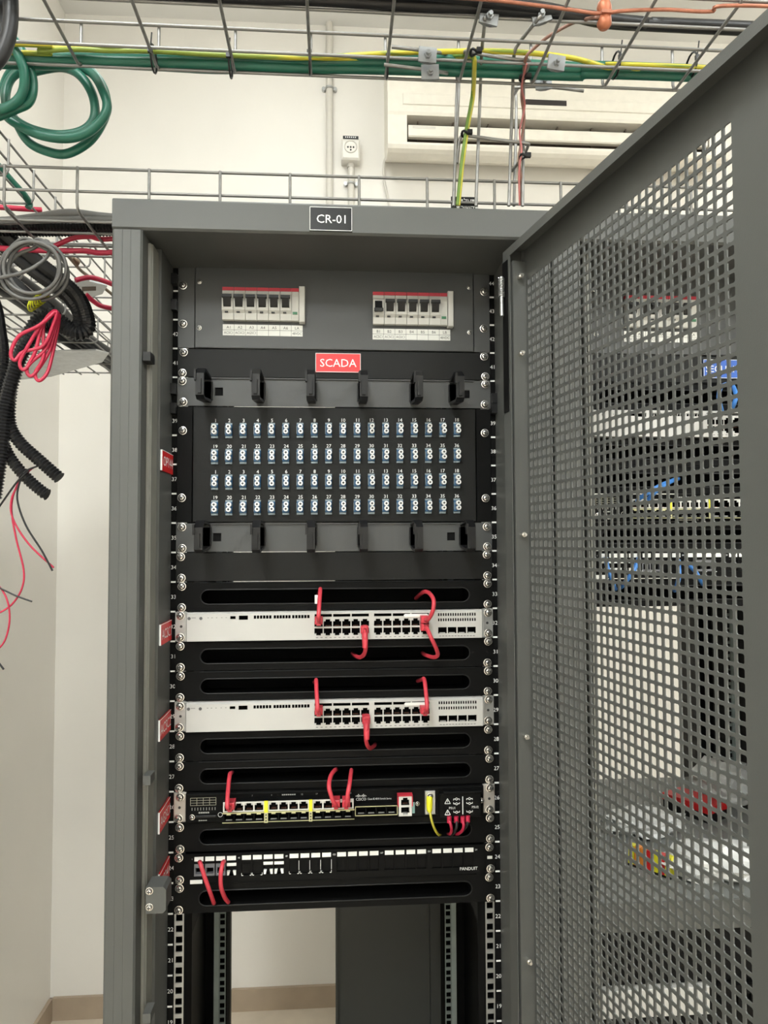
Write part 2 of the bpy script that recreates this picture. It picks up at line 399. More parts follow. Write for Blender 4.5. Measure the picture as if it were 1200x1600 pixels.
# lock keeper, gasket clips
k = MB(); q0, q1 = P(229, 1385, Y=-.128), P(260, 1425, Y=-.128)
c = .004
k.prism([(q0.x, q1.z), (q1.x-c, q1.z), (q1.x, q1.z+c), (q1.x, q0.z-c), (q1.x-c, q0.z), (q0.x, q0.z)], 'y', -.131, -.100)
o = k.build('lock_keeper', CABG, CAB)
for py in (1393, 1418):
    q = P(233, py, Y=-.133); inst('screw', SCREW, o, (q.x, -.131, q.z), None, (.75, 1, .75))
for py in (560, 1215, 1582):
    q = P(234, py, Y=-.118); MB().box(q.x-.006, q.x+.004, -.130, -.107, q.z-.006, q.z+.006).build('gasket_clip', PLB if py < 800 else CABG, CAB)
# inner cable/hook details beside the rails
for s, pys in ((-1, (440, 480, 610, 640)), (1, (625, 640))):
    for py in pys:
        q = P(272 if s < 0 else 772, py, Y=0); MB().box(min(s*.2494, s*.241), max(s*.2494, s*.241), -.014, -.001, q.z-.008, q.z+.008).build('cage_clip', PLB, CAB)
# ------------------------------------------------------------------ front door (swung open), built in its own frame: x along the leaf, y through it
def door():
    ang = math.radians(11.4); H = (.2615, -.1265)
    d = bpy.data.objects.new('front_door', None)
    z0, z1 = .075, 2.028; t_ = .025; wdt = .575
    k = MB()
    # folded rim: hinge side, free side, top, bottom (local y<0 is the inner side seen by the camera)
    k.box(-.012, .0015, -t_, 0, z0, z1); k.box(wdt-.0015, wdt, -t_, 0, z0, z1)
    k.box(.0015, wdt-.0015, -t_, 0, z1-.0016, z1); k.box(.0015, wdt-.0015, -t_, 0, z0, z0+.0016)
    k.box(.0015, wdt-.0015, -t_, -t_+.0015, z1-.012, z1-.0016)
    k.box(.0015, .010, -t_, -t_+.0015, z0, z1-.012)
    f = k.build('front_door', CABG); f.parent = CAB; f['label'] = 'perforated grey steel door, open'
    bpy.data.objects.remove(d)
    o0 = ORG[CAB.name]
    f.location = Vector((H[0], H[1], 0))-o0
    f.rotation_euler = (0, 0, math.atan2(-math.cos(ang), math.sin(ang)))
    ORG[f.name] = Vector((0, 0, 0))
    # perforated sheet
    pitch, hs, ch = .012, .0043, .0012
    sx0, ncol = .016, 32; nrow = 155; zt = z1-.044
    xs1 = sx0+ncol*pitch; zbot = zt-nrow*pitch
    th = .0015; vs = []; fs = []
    oc = [(hs, hs-ch), (hs-ch, hs), (-hs+ch, hs), (-hs, hs-ch), (-hs, -hs+ch), (-hs+ch, -hs), (hs-ch, -hs), (hs, -hs+ch)]
    hp = pitch/2; sq = [(hp, hp), (-hp, hp), (-hp, -hp), (hp, -hp)]
    cell = []
    for i in range(4):
        a0, a1 = 2*i, 2*i+1
        cell.append((8+i, a0, a1)); cell.append((8+i, a1, (a1+1) % 8, 8+(i+1) % 4))
    tmpl = oc+sq
    for c_ in range(ncol):
        cx_ = sx0+(c_+.5)*pitch
        for r_ in range(nrow):
            cz_ = zt-(r_+.5)*pitch; kk = len(vs)
            vs += [(cx_+u, -th, cz_+v) for u, v in tmpl]+[(cx_+u, 0, cz_+v) for u, v in tmpl]
            for q in cell:
                fs.append(tuple(kk+i for i in q)); fs.append(tuple(kk+12+i for i in reversed(q)))
            for i in range(8): fs.append((kk+i, kk+12+i, kk+12+(i+1) % 8, kk+(i+1) % 8))
    mb = MB(); mb.add(vs, fs)
    mb.box(.0015, sx0, -th, 0, z0+.0016, z1-.0016); mb.box(xs1, wdt-.0015, -th, 0, z0+.0016, z1-.0016)
    mb.box(sx0, xs1, -th, 0, zt, z1-.0016); mb.box(sx0, xs1, -th, 0, z0+.0016, zbot)
    mb.build('perforated_sheet', CABG, f, recalc=False)
    # stiffening profile along the hinge side with studs
    k = MB().box(.0005, .0130, -.0215, -.0175, z0+.02, z1-.02); k.box(.0112, .0130, -.0175, -.0018, z0+.02, z1-.02); k.build('hinge_stiffener', CABG, f)
    sm = MB(); sm.cyl((0, 0), .0035, 'x', 0, .007, 10); sm.cyl((0, 0), .0022, 'x', .007, .011, 10); sm = sm.mesh('stud', SCREWM)
    for z in (1.985, 1.878, 1.63, 1.36, 1.067): inst('stud', sm, f, (.0130, -.0125, z))
    # spring hinge pin
    k = MB()
    k.cyl((-.004, -t_-.0060), .0028, 'z', 1.935, 1.99, 10)
    pts = [Vector((-.004+.0042*math.cos(q*.9), -t_-.0060+.0042*math.sin(q*.9), 1.962+q*.0003)) for q in range(90)]
    k.tube(pts, .0008, 5, raw=True); k.build('hinge_spring', ZINC, f)
    MB().box(-.0115, .0045, -t_-.0010, -t_-.0001, 1.80, 2.012).build('hinge_slot_shade', VBLK, f)  # flat black plate standing in for the shade of a slot behind the spring
    return f
door()
# ------------------------------------------------------------------ rack units
def rel(px, py, n, Y=-.003):
    q = P(px, py, Y=Y); return q.x, q.z-zb(n)
def unit(name, label, cat, cx, n, group=None):
    return thing(name, label, cat, (cx, 0, zb(n)), group)
def blank(cx, n, label, name='blank_panel', group=None):
    t = unit(name, label, 'panel', cx, n, group); g = .0006
    k = MB(); k.bbox(cx-.2413, cx+.2413, -.0022, 0, zb(n)+g, zb(n)+U-g, .0006); k.box(cx-.22, cx+.22, 0, .012, zb(n)+g, zb(n)+.003); k.box(cx-.22, cx+.22, 0, .012, zb(n)+U-.003, zb(n)+U-g)
    k.build('face_plate', CHAR if name == 'blank_panel' else BLK, t); ear_screws(t, cx, n, n)
    return t
def obround_plate(mb, x0, x1, z0, z1, hx0, hx1, hz0, hz1, y0, y1, nn=10):
    r = (hz1-hz0)/2; zc = (hz0+hz1)/2
    loop = [(hx1-r+r*math.cos(a), zc+r*math.sin(a)) for a in [(-.5+i/nn)*math.pi for i in range(nn+1)]]+[(hx0+r+r*math.cos(a), zc+r*math.sin(a)) for a in [(.5+i/nn)*math.pi for i in range(nn+1)]]
    n = len(loop); outer = []
    for i, (x, z) in enumerate(loop):
        if i <= nn: t = i/nn; outer.append((x1, z0+(z1-z0)*t))
        else: t = (i-nn-1)/nn; outer.append((x0, z1-(z1-z0)*t))
    for (y, rev) in ((y0, False), (y1, True)):
        vs = [(x, y, z) for x, z in loop]+[(x, y, z) for x, z in outer]
        fs = [(i, (i+1) % n, (i+1) % n+n, i+n) for i in range(n)]
        mb.add(vs, fs)
    vs = [(x, y0, z) for x, z in loop]+[(x, y1, z) for x, z in loop]; mb.add(vs, [(i, i+n, (i+1) % n+n, (i+1) % n) for i in range(n)])
    vs = [(x, y0, z) for x, z in outer]+[(x, y1, z) for x, z in outer]; mb.add(vs, [(i, (i+1) % n, (i+1) % n+n, i+n) for i in range(n)])
    return loop
def slot_panel(cx, n, label):
    t = unit('cable_entry_panel', label, 'panel', cx, n); g = .0006; z = zb(n)
    k = MB(); obround_plate(k, cx-.2413, cx+.2413, z+g, z+U-g, cx-.204, cx+.205, z+.0105, z+.0325, -.0022, 0)
    k.prism([(-.0022, z+U-.0022), (-.0036, z+U-.0018), (-.0030, z+U-g), (-.0022, z+U-g)], 'x', cx-.205, cx+.212)
    k.build('face_plate', BLK, t)
    k = MB(); r = .011                                     # rolled lip round the slot
    hx0, hx1, hz0, hz1 = cx-.204, cx+.205, z+.0105, z+.0325; zc = (hz0+hz1)/2; lp = []
    for i in range(9): a = (-.5+i/8)*math.pi; lp.append(Vector((hx1-r+r*math.cos(a), -.0022, zc+r*math.sin(a))))
    for i in range(9): a = (.5+i/8)*math.pi; lp.append(Vector((hx0+r+r*math.cos(a), -.0022, zc+r*math.sin(a))))
    lp.append(lp[0]); k.tube(lp, .0010, 6, raw=True); k.build('slot_edging', PLB, t)
    k = MB(); x0, x1, a0, a1, d = cx-.205, cx+.206, z+.006, z+.038, .06
    vs = [(x0, .0005, a0), (x1, .0005, a0), (x1, .0005, a1), (x0, .0005, a1), (x0, d, a0), (x1, d, a0), (x1, d, a1), (x0, d, a1)]
    k.add(vs, [(0, 1, 5, 4), (1, 2, 6, 5), (2, 3, 7, 6), (3, 0, 4, 7), (4, 5, 6, 7)]); k.build('slot_blackout_box', VBLK, t, recalc=False)  # black box added behind the slot to shut out light and keep it dark
    ear_screws(t, cx, n, n)
    return t
def ring_mesh():
    """plastic D-ring, seen edge-on from the front; origin at the middle of its foot"""
    mb = MB(); L, h, b, w_ = .064, .0235, .004, .0060
    out = [(0, h*.9), (-L*.75, h), (-L, h*.55), (-L, -h*.8), (-L*.85, -h), (0, -h*.75)]
    inn = [(-.003, h*.9-b), (-L*.75+b*.3, h-b), (-L+b, h*.5), (-L+b, -h*.75), (-L*.83, -h+b), (-.003, -h*.75+b)]
    n = len(out)
    for x in (-w_, w_):
        vs = [(x, y, z) for y, z in out]+[(x, y, z) for y, z in inn]
        mb.add(vs, [(i, (i+1) % n, (i+1) % n+n, i+n) for i in range(n)])
    for lp in (out, inn):
        vs = [(-w_, y, z) for y, z in lp]+[(w_, y, z) for y, z in lp]
        mb.add(vs, [(i, (i+1) % n, (i+1) % n+n, i+n) for i in range(n)])
    mb.box(-w_-.0018, -w_+.001, -L-.003, -L+.008, h*.1, h*.75); mb.box(-w_*.4, w_*.4, -L-.003, -L+.001, -h*.7, h*.2)
    mb.box(-.008, .008, -.003, 0, -.014, .014)
    return mb.mesh('cable_ring', PLB)
RING = ring_mesh()
def ring_manager(n, xs, cuts, label):
    t = unit('cable_manager', label, 'cable manager', 0, n); z = zb(n); g = .0007
    k = MB(); hol = [(c-.0062, c+.0062, z+.0165, z+.029) for c in cuts]
    grid_plate(k, -.2413, .2413, z+g, z+U-g, hol, -.0022, 0)
    k.box(-.215, .215, -.0052, -.0022, z+U-.0022, z+U-g)
    k.build('face_plate', PDUG, t)
    for c in cuts: MB().box(c-.0064, c+.0064, .0004, .002, z+.016, z+.0295).build('cutout_backing', VBLK, t)
    for x in xs: inst('cable_ring', RING, t, (x, -.0022, z+.0232))
    ear_screws(t, 0, n, n)
    return t
# breaker with its parts
def breaker_meshes():
    w_, h = .0172, .0500
    b = MB(); b.prism([(0, 0), (-.008, 0), (-.009, .010), (-.0135, .014), (-.0135, .036), (-.009, .040), (-.008, h-.0052), (0, h-.0052)], 'x', .0003, w_)
    b.box(.0012, .0030, -.0150, -.0135, .016, .027); b.box(w_-.0030, w_-.0012, -.0150, -.0135, .016, .027)
    r = MB(); r.box(.0003, w_, -.0086, 0, h-.0050, h)
    tg = MB(); tg.prism([(-.0138, .018), (-.017, .019), (-.0215, .0305), (-.0215, .0345), (-.0138, .034)], 'x', .0030, w_-.0032); tg.prism([(-.0175, .030), (-.0222, .0305), (-.0222, .0348), (-.0175, .0345)], 'x', .0015, w_-.0015)
    to = MB(); to.prism([(-.0138, .034), (-.017, .033), (-.0215, .0205), (-.0215, .0165), (-.0138, .017)], 'x', .0030, w_-.0032); to.prism([(-.0175, .021), (-.0222, .0205), (-.0222, .0162), (-.0175, .0165)], 'x', .0015, w_-.0015)
    wn = MB(); wn.box(.0045, .0095, -.0115, -.0090, .0100, .0125)
    return b.mesh('breaker_body', LGREY), r.mesh('red_band', REDB), tg.mesh('toggle', PLB), to.mesh('toggle', PLB), wn.mesh('window', DARKC)
BRK = breaker_meshes()
def breaker_bank(t, x0, z0, letters, names, off=(), endplate=True):
    for i in range(6):
        b = inst('circuit_breaker', BRK[0], t, (x0+i*.01755, -.0045, z0))
        for nm, me in (('red_band', BRK[1]), ('toggle', BRK[3] if i in off else BRK[2]), ('window', BRK[4])):
            inst(nm, me, b, (x0+i*.01755, -.0045, z0))
    xm = x0+6*.01755
    o = MB().prism([(-.0045, z0), (-.0125, z0), (-.0135, z0+.010), (-.0145, z0+.036), (-.0125, z0+.0448), (-.0045, z0+.0448)], 'x', xm, xm+.0105).build('indicator_module', LGREY, t)
    MB().box(xm, xm+.0105, -.0131, -.0045, z0+.045, z0+.050).build('red_band', REDB, o); MB().box(xm+.0015, xm+.0085, -.0150, -.0137, z0+.009, z0+.0128).build('lens', GRNI, o)
    if endplate: MB().bbox(xm+.0112, xm+.020, -.0165, -.0045, z0-.003, z0+.0525, .001).build('end_cover', LGREY, t)
    # legend strip: two rows of seven cells
    zs1, zs0 = z0-.0052, z0-.0222; wd = .1215
    s = MB().box(x0, x0+wd, -.0052, -.0045, zs0, zs1).build('legend_strip', LABEL, t)
    k = MB(); zm = (zs0+zs1)/2
    k.box(x0, x0+wd, -.0055, -.0052, zm-.0002, zm+.0002)
    for i in range(1, 7): k.box(x0+wd/7*i-.0002, x0+wd/7*i+.0002, -.0055, -.0052, zs0, zs1)
    for i in range(7):
        k.text(letters[i], .0062, (x0+wd/7*(i+.5), -.0056, zm+.0042))
        if names[i]: k.text(names[i], .0056, (x0+wd/7*(i+.5), -.0056, zm-.0042), sx=.85)
    k.build('legend_lettering', INK, s, recalc=False)
def distribution(cx, label, banks):
    n = 42; t = unit('power_distribution_panel', label, 'power panel', cx, n); z = zb(n); H = 3*U-.0008
    k = MB()
    for s in (-1, 1):
        a, b = sorted((cx+s*.2413, cx+s*.2160)); MB().bbox(a, b, -.0022, 0, z+.0006, z+H, .0005).build('mounting_ear', PDUG, t)
    MB().bbox(cx-.2150, cx+.2150, -.0045, 0, z+.0006, z+H, .0008).build('face_plate', PDUG, t)
    MB().box(cx-.21, cx+.21, .0005, .1, z+.004, z+H-.003).build('housing', PDUG, t)
    for s in (-1, 1):
        for dz in (.031, .1025): inst('screw', SCREW, t, (cx+s*.2085, -.0045, z+dz), None, (.55, .5, .55))
        for dz in (.0375, .0965): screw(t, cx+s*.2326, z+dz)
    for bk in banks: breaker_bank(t, *bk)
    return t
qa, qb = P(347, 498.7, Y=-.012), P(582.5, 505.5, Y=-.012)
N7 = ['ACSC1', 'ACSC2', 'AGSC1', '', '', '', '48VDC']
distribution(0, 'dark grey power panel with two banks of breakers at the top of the SCADA rack',
    [(qa.x, qa.z-.0005, ['A1', 'A2', 'A3', 'A4', 'A5', 'A6', 'LA'], N7), (qb.x, qb.z-.0005, ['B1', 'B2', 'B3', 'B4', 'B5', 'B6', 'LB'], N7, (0,))])
distribution(NX, 'dark grey power panel above the blue SECURITY plate', [(NX-.163, qa.z-.0005, ['A1', 'A2', 'A3', 'A4', 'A5', 'A6', 'LA'], N7, (), False), (NX+.06, qb.z-.0005, ['B1', 'B2', 'B3', 'B4', 'B5', 'B6', 'LB'], N7, (), False)])
t = blank(0, 41, 'charcoal blank panel carrying the red SCADA plate')
a, b_ = P(493, 552, Y=-.003), P(563.5, 582.5, Y=-.003)
plate(t, (a.x+b_.x)/2, -.0023, (a.z+b_.z)/2, b_.x-a.x, a.z-b_.z, mat('bright_red_label', (.80, .030, .035), .35), 'SCADA', .0175, lab='red plate lettered SCADA')
t = blank(NX, 41, 'charcoal blank panel carrying the blue SECURITY plate')
plate(t, NX+.003, -.0023, zb(41)+.023, .072, .030, BLUEP, 'SECURITY', .0150, lab='blue plate lettered SECURITY')
ring_manager(40, [P(x, 613, Y=-.03).x for x in (319, 403.5, 486.5, 567, 650.5, 713)], (P(342, 613, Y=-.003).x, P(728, 617, Y=-.003).x), 'grey cable manager with six black rings under the SCADA plate')
ring_manager(35, [P(x, 838, Y=-.03).x for x in (317, 404, 487, 567, 650.5, 730)], (P(339, 838, Y=-.003).x, P(705, 838, Y=-.003).x), 'grey cable manager with six black rings below the fibre patch panel')
# ------------------------------------------------------------------ fibre patch panel
def fibre_panel():
    n = 36; t = unit('fibre_patch_panel', 'black four-row fibre patch panel with blue adapters and white caps', 'patch panel', 0, n)
    z = zb(n); H = 4*U-.0008; k = MB()
    for s in (-1, 1):
        a, b = sorted((s*.2413, s*.2182)); MB().bbox(a, b, -.0022, 0, z+.0006, z+H, .0005).build('mounting_ear', BLK, t)
    MB().bbox(-.2170, .2170, -.0050, .001, z+.0006, z+H, .0012).build('face_plate', CHAR, t)
    MB().box(-.212, .212, .0015, .2, z+.003, z+H-.003).build('housing', BLK, t)
    for s in (-1, 1):
        for py in (674, 778): screw(t, s*.2326, P(286, py, Y=0).z)
    body = MB(); body.bbox(-.0052, .0052, -.0105, -.0050, -.0085, .0085, .0008)
    body = body.mesh('adapter_body', LCB)
    clip = MB(); clip.box(-.0050, .0050, -.0075, -.0050, .0086, .0114); clip.box(-.0050, .0050, -.0075, -.0050, -.0114, -.0086)
    clip.cyl((0, .0099), .0016, 'y', -.0090, -.0075, 8); clip.cyl((0, -.0099), .0016, 'y', -.0090, -.0075, 8); clip.box(-.0052, -.0046, -.0118, -.0050, -.006, .006)
    clip = clip.mesh('retaining_clip', LCC)
    cap = MB(); nn = 14
    cap.cyl((0, 0), .0036, 'y', -.0200, -.0105, nn); cap.cyl((0, 0), .0017, 'y', -.0202, -.0200, 8, 1)
    cap = cap.mesh('dust_cap', [CAPW, DARKC])
    num = MB()
    for r in range(4):
        yl = (673, 713.5, 753.5, 793.5)[r]; yr = (671.5, 711.5, 751, 790.5)[r]
        for c in range(18):
            f = c/17; q = P(335.5+(713.5-335.5)*f, yl+(yr-yl)*f, Y=-.006)
            x, zz = q.x, q.z
            a = inst('fibre_adapter', body, t, (x, 0, zz)); inst('retaining_clip', clip, a, (x, 0, zz))
            for s in (.0037, -.0037): inst('dust_cap', cap, a, (x+random.uniform(.0006, .0014), random.uniform(-.001, .001), zz+s+.0006))
            num.text(str((c+1) if r % 2 == 0 else c+19), .0075, (x+.0003, -.0052, zz+.0158))
    num.build('port_numbers', WHT, t, recalc=False)
fibre_panel()
blank(0, 34, 'charcoal blank panel between the lower ring manager and a slotted panel')
for n, lb in ((33, 'black slotted cable panel directly above the switch tagged ACSC1'), (31, 'black slotted cable panel directly below the switch tagged ACSC1'), (30, 'black slotted cable panel directly above the switch tagged ACSC2'), (28, 'black slotted cable panel directly below the switch tagged ACSC2'), (27, 'black slotted cable panel directly above the switch tagged AGSC1'), (25, 'black slotted cable panel between the AGSC1 switch and the copper patch panel'), (23, 'black slotted cable panel below the copper patch panel tagged CP241')):
    slot_panel(0, n, lb)
for n, lb in ((40, 'black slotted cable panel under the blue SECURITY plate'), (38, 'black slotted cable panel directly below the white switch of the SECURITY rack'), (37, 'black slotted cable panel directly above the black switch of the SECURITY rack'), (35, 'black slotted cable panel between black switch and patch panel of the SECURITY rack'), (33, 'black slotted cable panel below the patch panel of the SECURITY rack')):
    slot_panel(NX, n, lb)
# ------------------------------------------------------------------ white 24-port switches
def white_switch(cx, n, label):
    t = unit('network_switch', label, 'network switch', cx, n); z = zb(n)
    R = lambda px, py: (rel(px, py, 32)[0]+cx, rel(px, py, 32)[1]+z)
    FY = -.012; x0, x1 = cx-.2225, cx+.2225; z0, z1 = z+.001, z+U-.001
    holes = []; ports = []; cages = []
    rows = ((z+.0262, .0054), (z+.0128, .0054))
    for gx0, gx1 in ((490.7, 577), (583, 670)):
        a, b = R(gx0, 975)[0], R(gx1, 975)[0]; pw = (b-a)/6
        for i in range(6):
            for (zc, h) in rows:
                xc = a+(i+.5)*pw; holes.append((xc-.0062, xc+.0062, zc-h, zc+h)); ports.append((xc, zc, zc < z+.02))
        for i in range(3): holes.append((a+(2*i)*pw+.001, a+(2*i+2)*pw-.001, z+.0352, z+.0395))
    a, b = R(682.5, 983)[0], R(742.5, 983)[0]; pw = (b-a)/4
    for i in range(4):
        xc = a+(i+.5)*pw; holes.append((xc-.0066, xc+.0066, z+.0082, z+.0176)); cages.append((xc, z+.0129))
    for (za, zc) in ((.0345, .0390), (.0265, .0310)):
        for i in range(16):
            xc = a+(i+.5)*(b-a)/16; holes.append((xc-.0011, xc+.0011, z+za, z+zc))
    for (ga, gb) in ((397, 425.5), (428, 455), (456.5, 484.5)):
        A, B = R(ga, 960)[0], R(gb, 960)[0]
        for i in range(6): xc = A+(i+.5)*(B-A)/6; holes.append((xc-.0018, xc+.0018, z+.0335, z+.0385))
    A, B = R(361, 960)[0], R(369.5, 960)[0]; holes.append((A, B, z+.0335, z+.0378))
    A, B = R(374.5, 960)[0], R(388.5, 960)[0]; holes.append((A, B, z+.0322, z+.0385))
    k = MB(); grid_plate(k, x0, x1, z0, z1-.0022, holes, FY, FY+.0015)
    k.prism([(FY, z1-.0022), (FY+.004, z1), (FY+.05, z1), (FY+.05, z1-.0022)], 'x', x0, x1)
    k.build('bezel', OFFW, t)
    MB().box(x0+.001, x1-.001, FY+.016, .30, z0+.0005, z1-.0025).build('chassis', ZINC, t)
    MB().box(x0, x0+.0015, FY+.0015, FY+.05, z0, z1-.003).box(x1-.0015, x1, FY+.0015, FY+.05, z0, z1-.003).box(x0, x1, FY+.0015, FY+.05, z0, z0+.0015).build('bezel_return', OFFW, t)
    MB().box(x0+.002, x1-.002, FY+.0155, FY+.0158, z0+.002, z1-.004).build('vent_backing', VBLK, t)
    for (xc, zc, low) in ports: inst('port', RJ, t, (xc, FY+.0002, zc), (0, math.pi, 0) if low else None)
    for (xc, zc) in cages: inst('fibre_port', SFP, t, (xc, FY+.0002, zc))
    pr = MB()
    for px in (297.5, 315.7): q = R(px, 960); pr.cyl((q[0], z+.0350), .0024, 'y', FY-.0006, FY, 10)
    for px, w_ in ((303, .006), (306, .005), (327, .003), (333, .003), (340, .003), (348, .003), (355, .003)):
        q = R(px, 960); pr.box(q[0]-w_/3, q[0]+w_/3, FY-.0002, FY, z+.0355, z+.0362)
    for g0, g1 in ((492, 576), (584, 670), (684, 741)):
        A, B = R(g0, 990)[0], R(g1, 990)[0]
        for i in range(12): xc = A+(i+.5)*(B-A)/12; pr.box(xc-.0016, xc+.0016, FY-.0002, FY, z+.0038, z+.0047)
    pr.build('printed_marks', mat('grey_print', (.10, .10, .10), .6), t)
    k = MB(); q0, q1 = R(630, 957)[0], R(668, 957)[0]; k.prism([(q0, z+.0352), (q0+.002, z+.0340), (q1-.002, z+.0340), (q1, z+.0352), (q1, z+.0370), (q1-.002, z+.0384), (q0+.002, z+.0384), (q0, z+.0370)], 'y', FY-.0012, FY-.0002); k.build('pull_tab', LABEL, t)
    for s in (-1, 1):
        xa, xb = sorted((cx+s*.2230, cx+s*.2413)); k = MB(); k.box(xa, xb, -.0022, 0, z+.0006, z+U-.0006); xs = cx+s*.2233; k.box(min(xs, xs+s*.0018), max(xs, xs+s*.0018), -.011, -.0022, z+.002, z+U-.002); k.build('mounting_ear', ZINC, t)
        MB().cyl((cx+s*.2326, z+U/2), .0020, 'y', -.0026, -.0022, 10).build('ear_hole', DARKC, t)
    ear_screws(t, cx, n, n)
    return t
white_switch(0, 32, 'white 24-port network switch beside the red ACSC1 tag')
white_switch(0, 29, 'white 24-port network switch beside the red ACSC2 tag')
white_switch(NX, 39, 'white 24-port network switch under the SECURITY plate, blue cords plugged in')
# ------------------------------------------------------------------ black industrial switch
def industrial_switch(cx, n, label, lettered=True):
    t = unit('industrial_switch', label, 'network switch', cx, n); z = zb(n)
    R = lambda px, py: (rel(px, py, 26)[0]+cx, rel(px, py, 26)[1]+z)
    FY = -.010; x0, x1 = cx-.2225, cx+.2225; z0, z1 = z+.0012, z+U-.0012
    k = MB(); k.bbox(x0, x1, FY, .25, z0, z1, .001); k.box(x0+.003, x1-.003, FY-.002, FY, z1-.0022, z1-.0004); k.build('body', BLK, t)
    xg = [R(353, 1257)[0], R(414.5, 1257)[0], R(421.5, 1257)[0], R(483, 1257)[0], R(489.5, 1257)[0], R(551, 1257)[0]]
    holes_u = []; holes_l = []; ports = []
    for g in range(3):
        a, b = xg[2*g], xg[2*g+1]; pw = (b-a)/4
        for i in range(4):
            xc = a+(i+.5)*pw; ports.append((xc, z+.0275, 'u')); ports.append((xc, z+.0125, 'l'))
            holes_u.append((xc-.0062, xc+.0062, z+.0221, z+.0329)); holes_l.append((xc-.0066, xc+.0066, z+.0078, z+.0172))
    k = MB(); grid_plate(k, xg[0]-.001, xg[5]+.001, z+.0205, z+.0348, holes_u, FY-.014, FY-.0125); k.build('copper_port_frame', LGREY, t)
    k = MB(); grid_plate(k, xg[0]-.001, xg[5]+.001, z+.0055, z+.0190, holes_l, FY-.014, FY-.0125); k.build('fibre_port_frame', VBLK, t)
    k = MB()
    for (za, zc) in ((z+.0052, z+.0060), (z+.0184, z+.0200)): k.box(xg[0]-.002, xg[5]+.002, FY-.0150, FY-.0140, za, zc)
    for h in holes_l: k.box((h[0]+h[1])/2-.003, (h[0]+h[1])/2+.003, FY-.0152, FY-.0140, z+.0166, z+.0184)
    k.build('fibre_cage_rim', PALEY, t)
    MB().box(xg[0]-.001, xg[5]+.001, FY-.0124, FY, z+.0355, z+.0362).box(xg[0]-.001, xg[5]+.001, FY-.0124, FY, z+.0046, z+.0053).build('port_block_shell', BLK, t)
    for (xc, zc, kd) in ports: inst('port' if kd == 'u' else 'fibre_port', RJ if kd == 'u' else SFP, t, (xc, FY-.0138, zc))
    for (a, b) in ((xg[1], xg[2]), (xg[3], xg[4])):
        k = MB(); k.box(a+.0006, b-.0006, FY-.0165, FY-.0140, z+.0195, z+.0358); k.build('yellow_divider', YEL, t)
        k = MB(); k.box(a+.0006, b-.0006, FY-.0160, FY-.0140, z+.0045, z+.0190); o = k.build('lamp_strip', PALEY, t)
        for i in range(3): MB().cyl(((a+b)/2, z+.0075+i*.0042), .0012, 'y', FY-.0164, FY-.0160, 8).build('lamp_hole', DARKC, o)
    ua, ub = R(555.5, 1258)[0], R(618, 1258)[0]; pw = (ub-ua)/4
    hol = [(ua+(i+.5)*pw-.0066, ua+(i+.5)*pw+.0066, z+.0122, z+.0216) for i in range(4)]
    k = MB(); grid_plate(k, ua-.0008, ub+.0008, z+.0105, z+.0235, hol, FY-.0145, FY-.0005); k.build('uplink_frame', VBLK, t)
    k = MB(); k.box(ua-.0012, ub+.0012, FY-.0152, FY-.0145, z+.0098, z+.0108); k.box(ua-.0012, ub+.0012, FY-.0152, FY-.0145, z+.0228, z+.0238); k.box(ua-.0012, ua-.0004, FY-.0152, FY-.0145, z+.0098, z+.0238); k.box(ub+.0004, ub+.0012, FY-.0152, FY-.0145, z+.0098, z+.0238); k.build('uplink_rim', PALEY, t)
    for i in range(4): inst('fibre_port', SFP, t, (ua+(i+.5)*pw, FY-.0144, z+.0169))
    # console pair
    ca, cb = R(620.5, 1250)[0], R(642, 1250)[0]; xm = (ca+cb)/2
    hol = [(xm-.0062, xm+.0062, z+.0232, z+.0340), (xm-.0062, xm+.0062, z+.0092, z+.0200)]
    k = MB(); grid_plate(k, ca+.0008, cb-.0008, z+.0070, z+.0362, hol, FY-.0135, FY-.001); k.build('console_frame', LGREY, t)
    inst('port', RJP, t, (xm, FY-.0134, z+.0286)); inst('port', RJP, t, (xm, FY-.0134, z+.0146), (0, math.pi, 0))
    k = MB()
    for e in ((ca-.0008, ca+.0008, z+.021, z+.0372), (cb-.0008, cb+.0008, z+.021, z+.0372), (ca-.0008, cb+.0008, z+.0360, z+.0374)): k.box(e[0], e[1], FY-.0140, FY-.001, e[2], e[3])
    k.build('red_port_surround', REDB, t)
    MB().box(cb+.0012, cb+.0050, FY-.0010, FY-.0002, z+.0062, z+.0225).build('teal_strip', TEAL, t)
    q = R(651.5, 1253); inst('screw', SCREW, t, (q[0], FY, z+.0200), None, (.5, .8, .5))
    # ground lug
    la, lb = R(662.5, 1250)[0], R(679, 1250)[0]
    o = MB().bbox(la, lb, FY-.004, FY, z+.0045, z+.0395, .0008).build('ground_plate', ZINC, t)
    inst('screw', SCREW, o, ((la+lb)/2, FY-.004, z+.0320), None, (.8, 1, .8))
    # power terminals
    pa, pb = R(684, 1250)[0], R(748, 1250)[0]
    MB().bbox(pa, pb, FY-.012, FY, z+.0015, z+.0375, .001).build('power_block', BLK, t)
    MB().bbox(pa+.006, pb+.001, FY-.0135, FY, z+.0365, z+.0408, .001).build('power_block_cover', BLK, t)
    k = MB(); y = FY-.0122; e = .0005
    xd = R(719.5, 1250)[0]; k.box(xd-.0006, xd+.0006, y, y+.0002, z+.0065, z+.033)
    for zt in (z+.0265, z+.0100):
        xt = pa+.012
        for (p0, p1) in (((-.0042, -.0034), (.0042, -.0034)), ((.0042, -.0034), (0, .0040)), ((0, .0040), (-.0042, -.0034))):
            k.tube([Vector((xt+p0[0], y, zt+p0[1])), Vector((xt+p1[0], y, zt+p1[1]))], .0006, 4, raw=True)
        k.box(xt-.0004, xt+.0004, y, y+.0002, zt-.0015, zt+.0018)
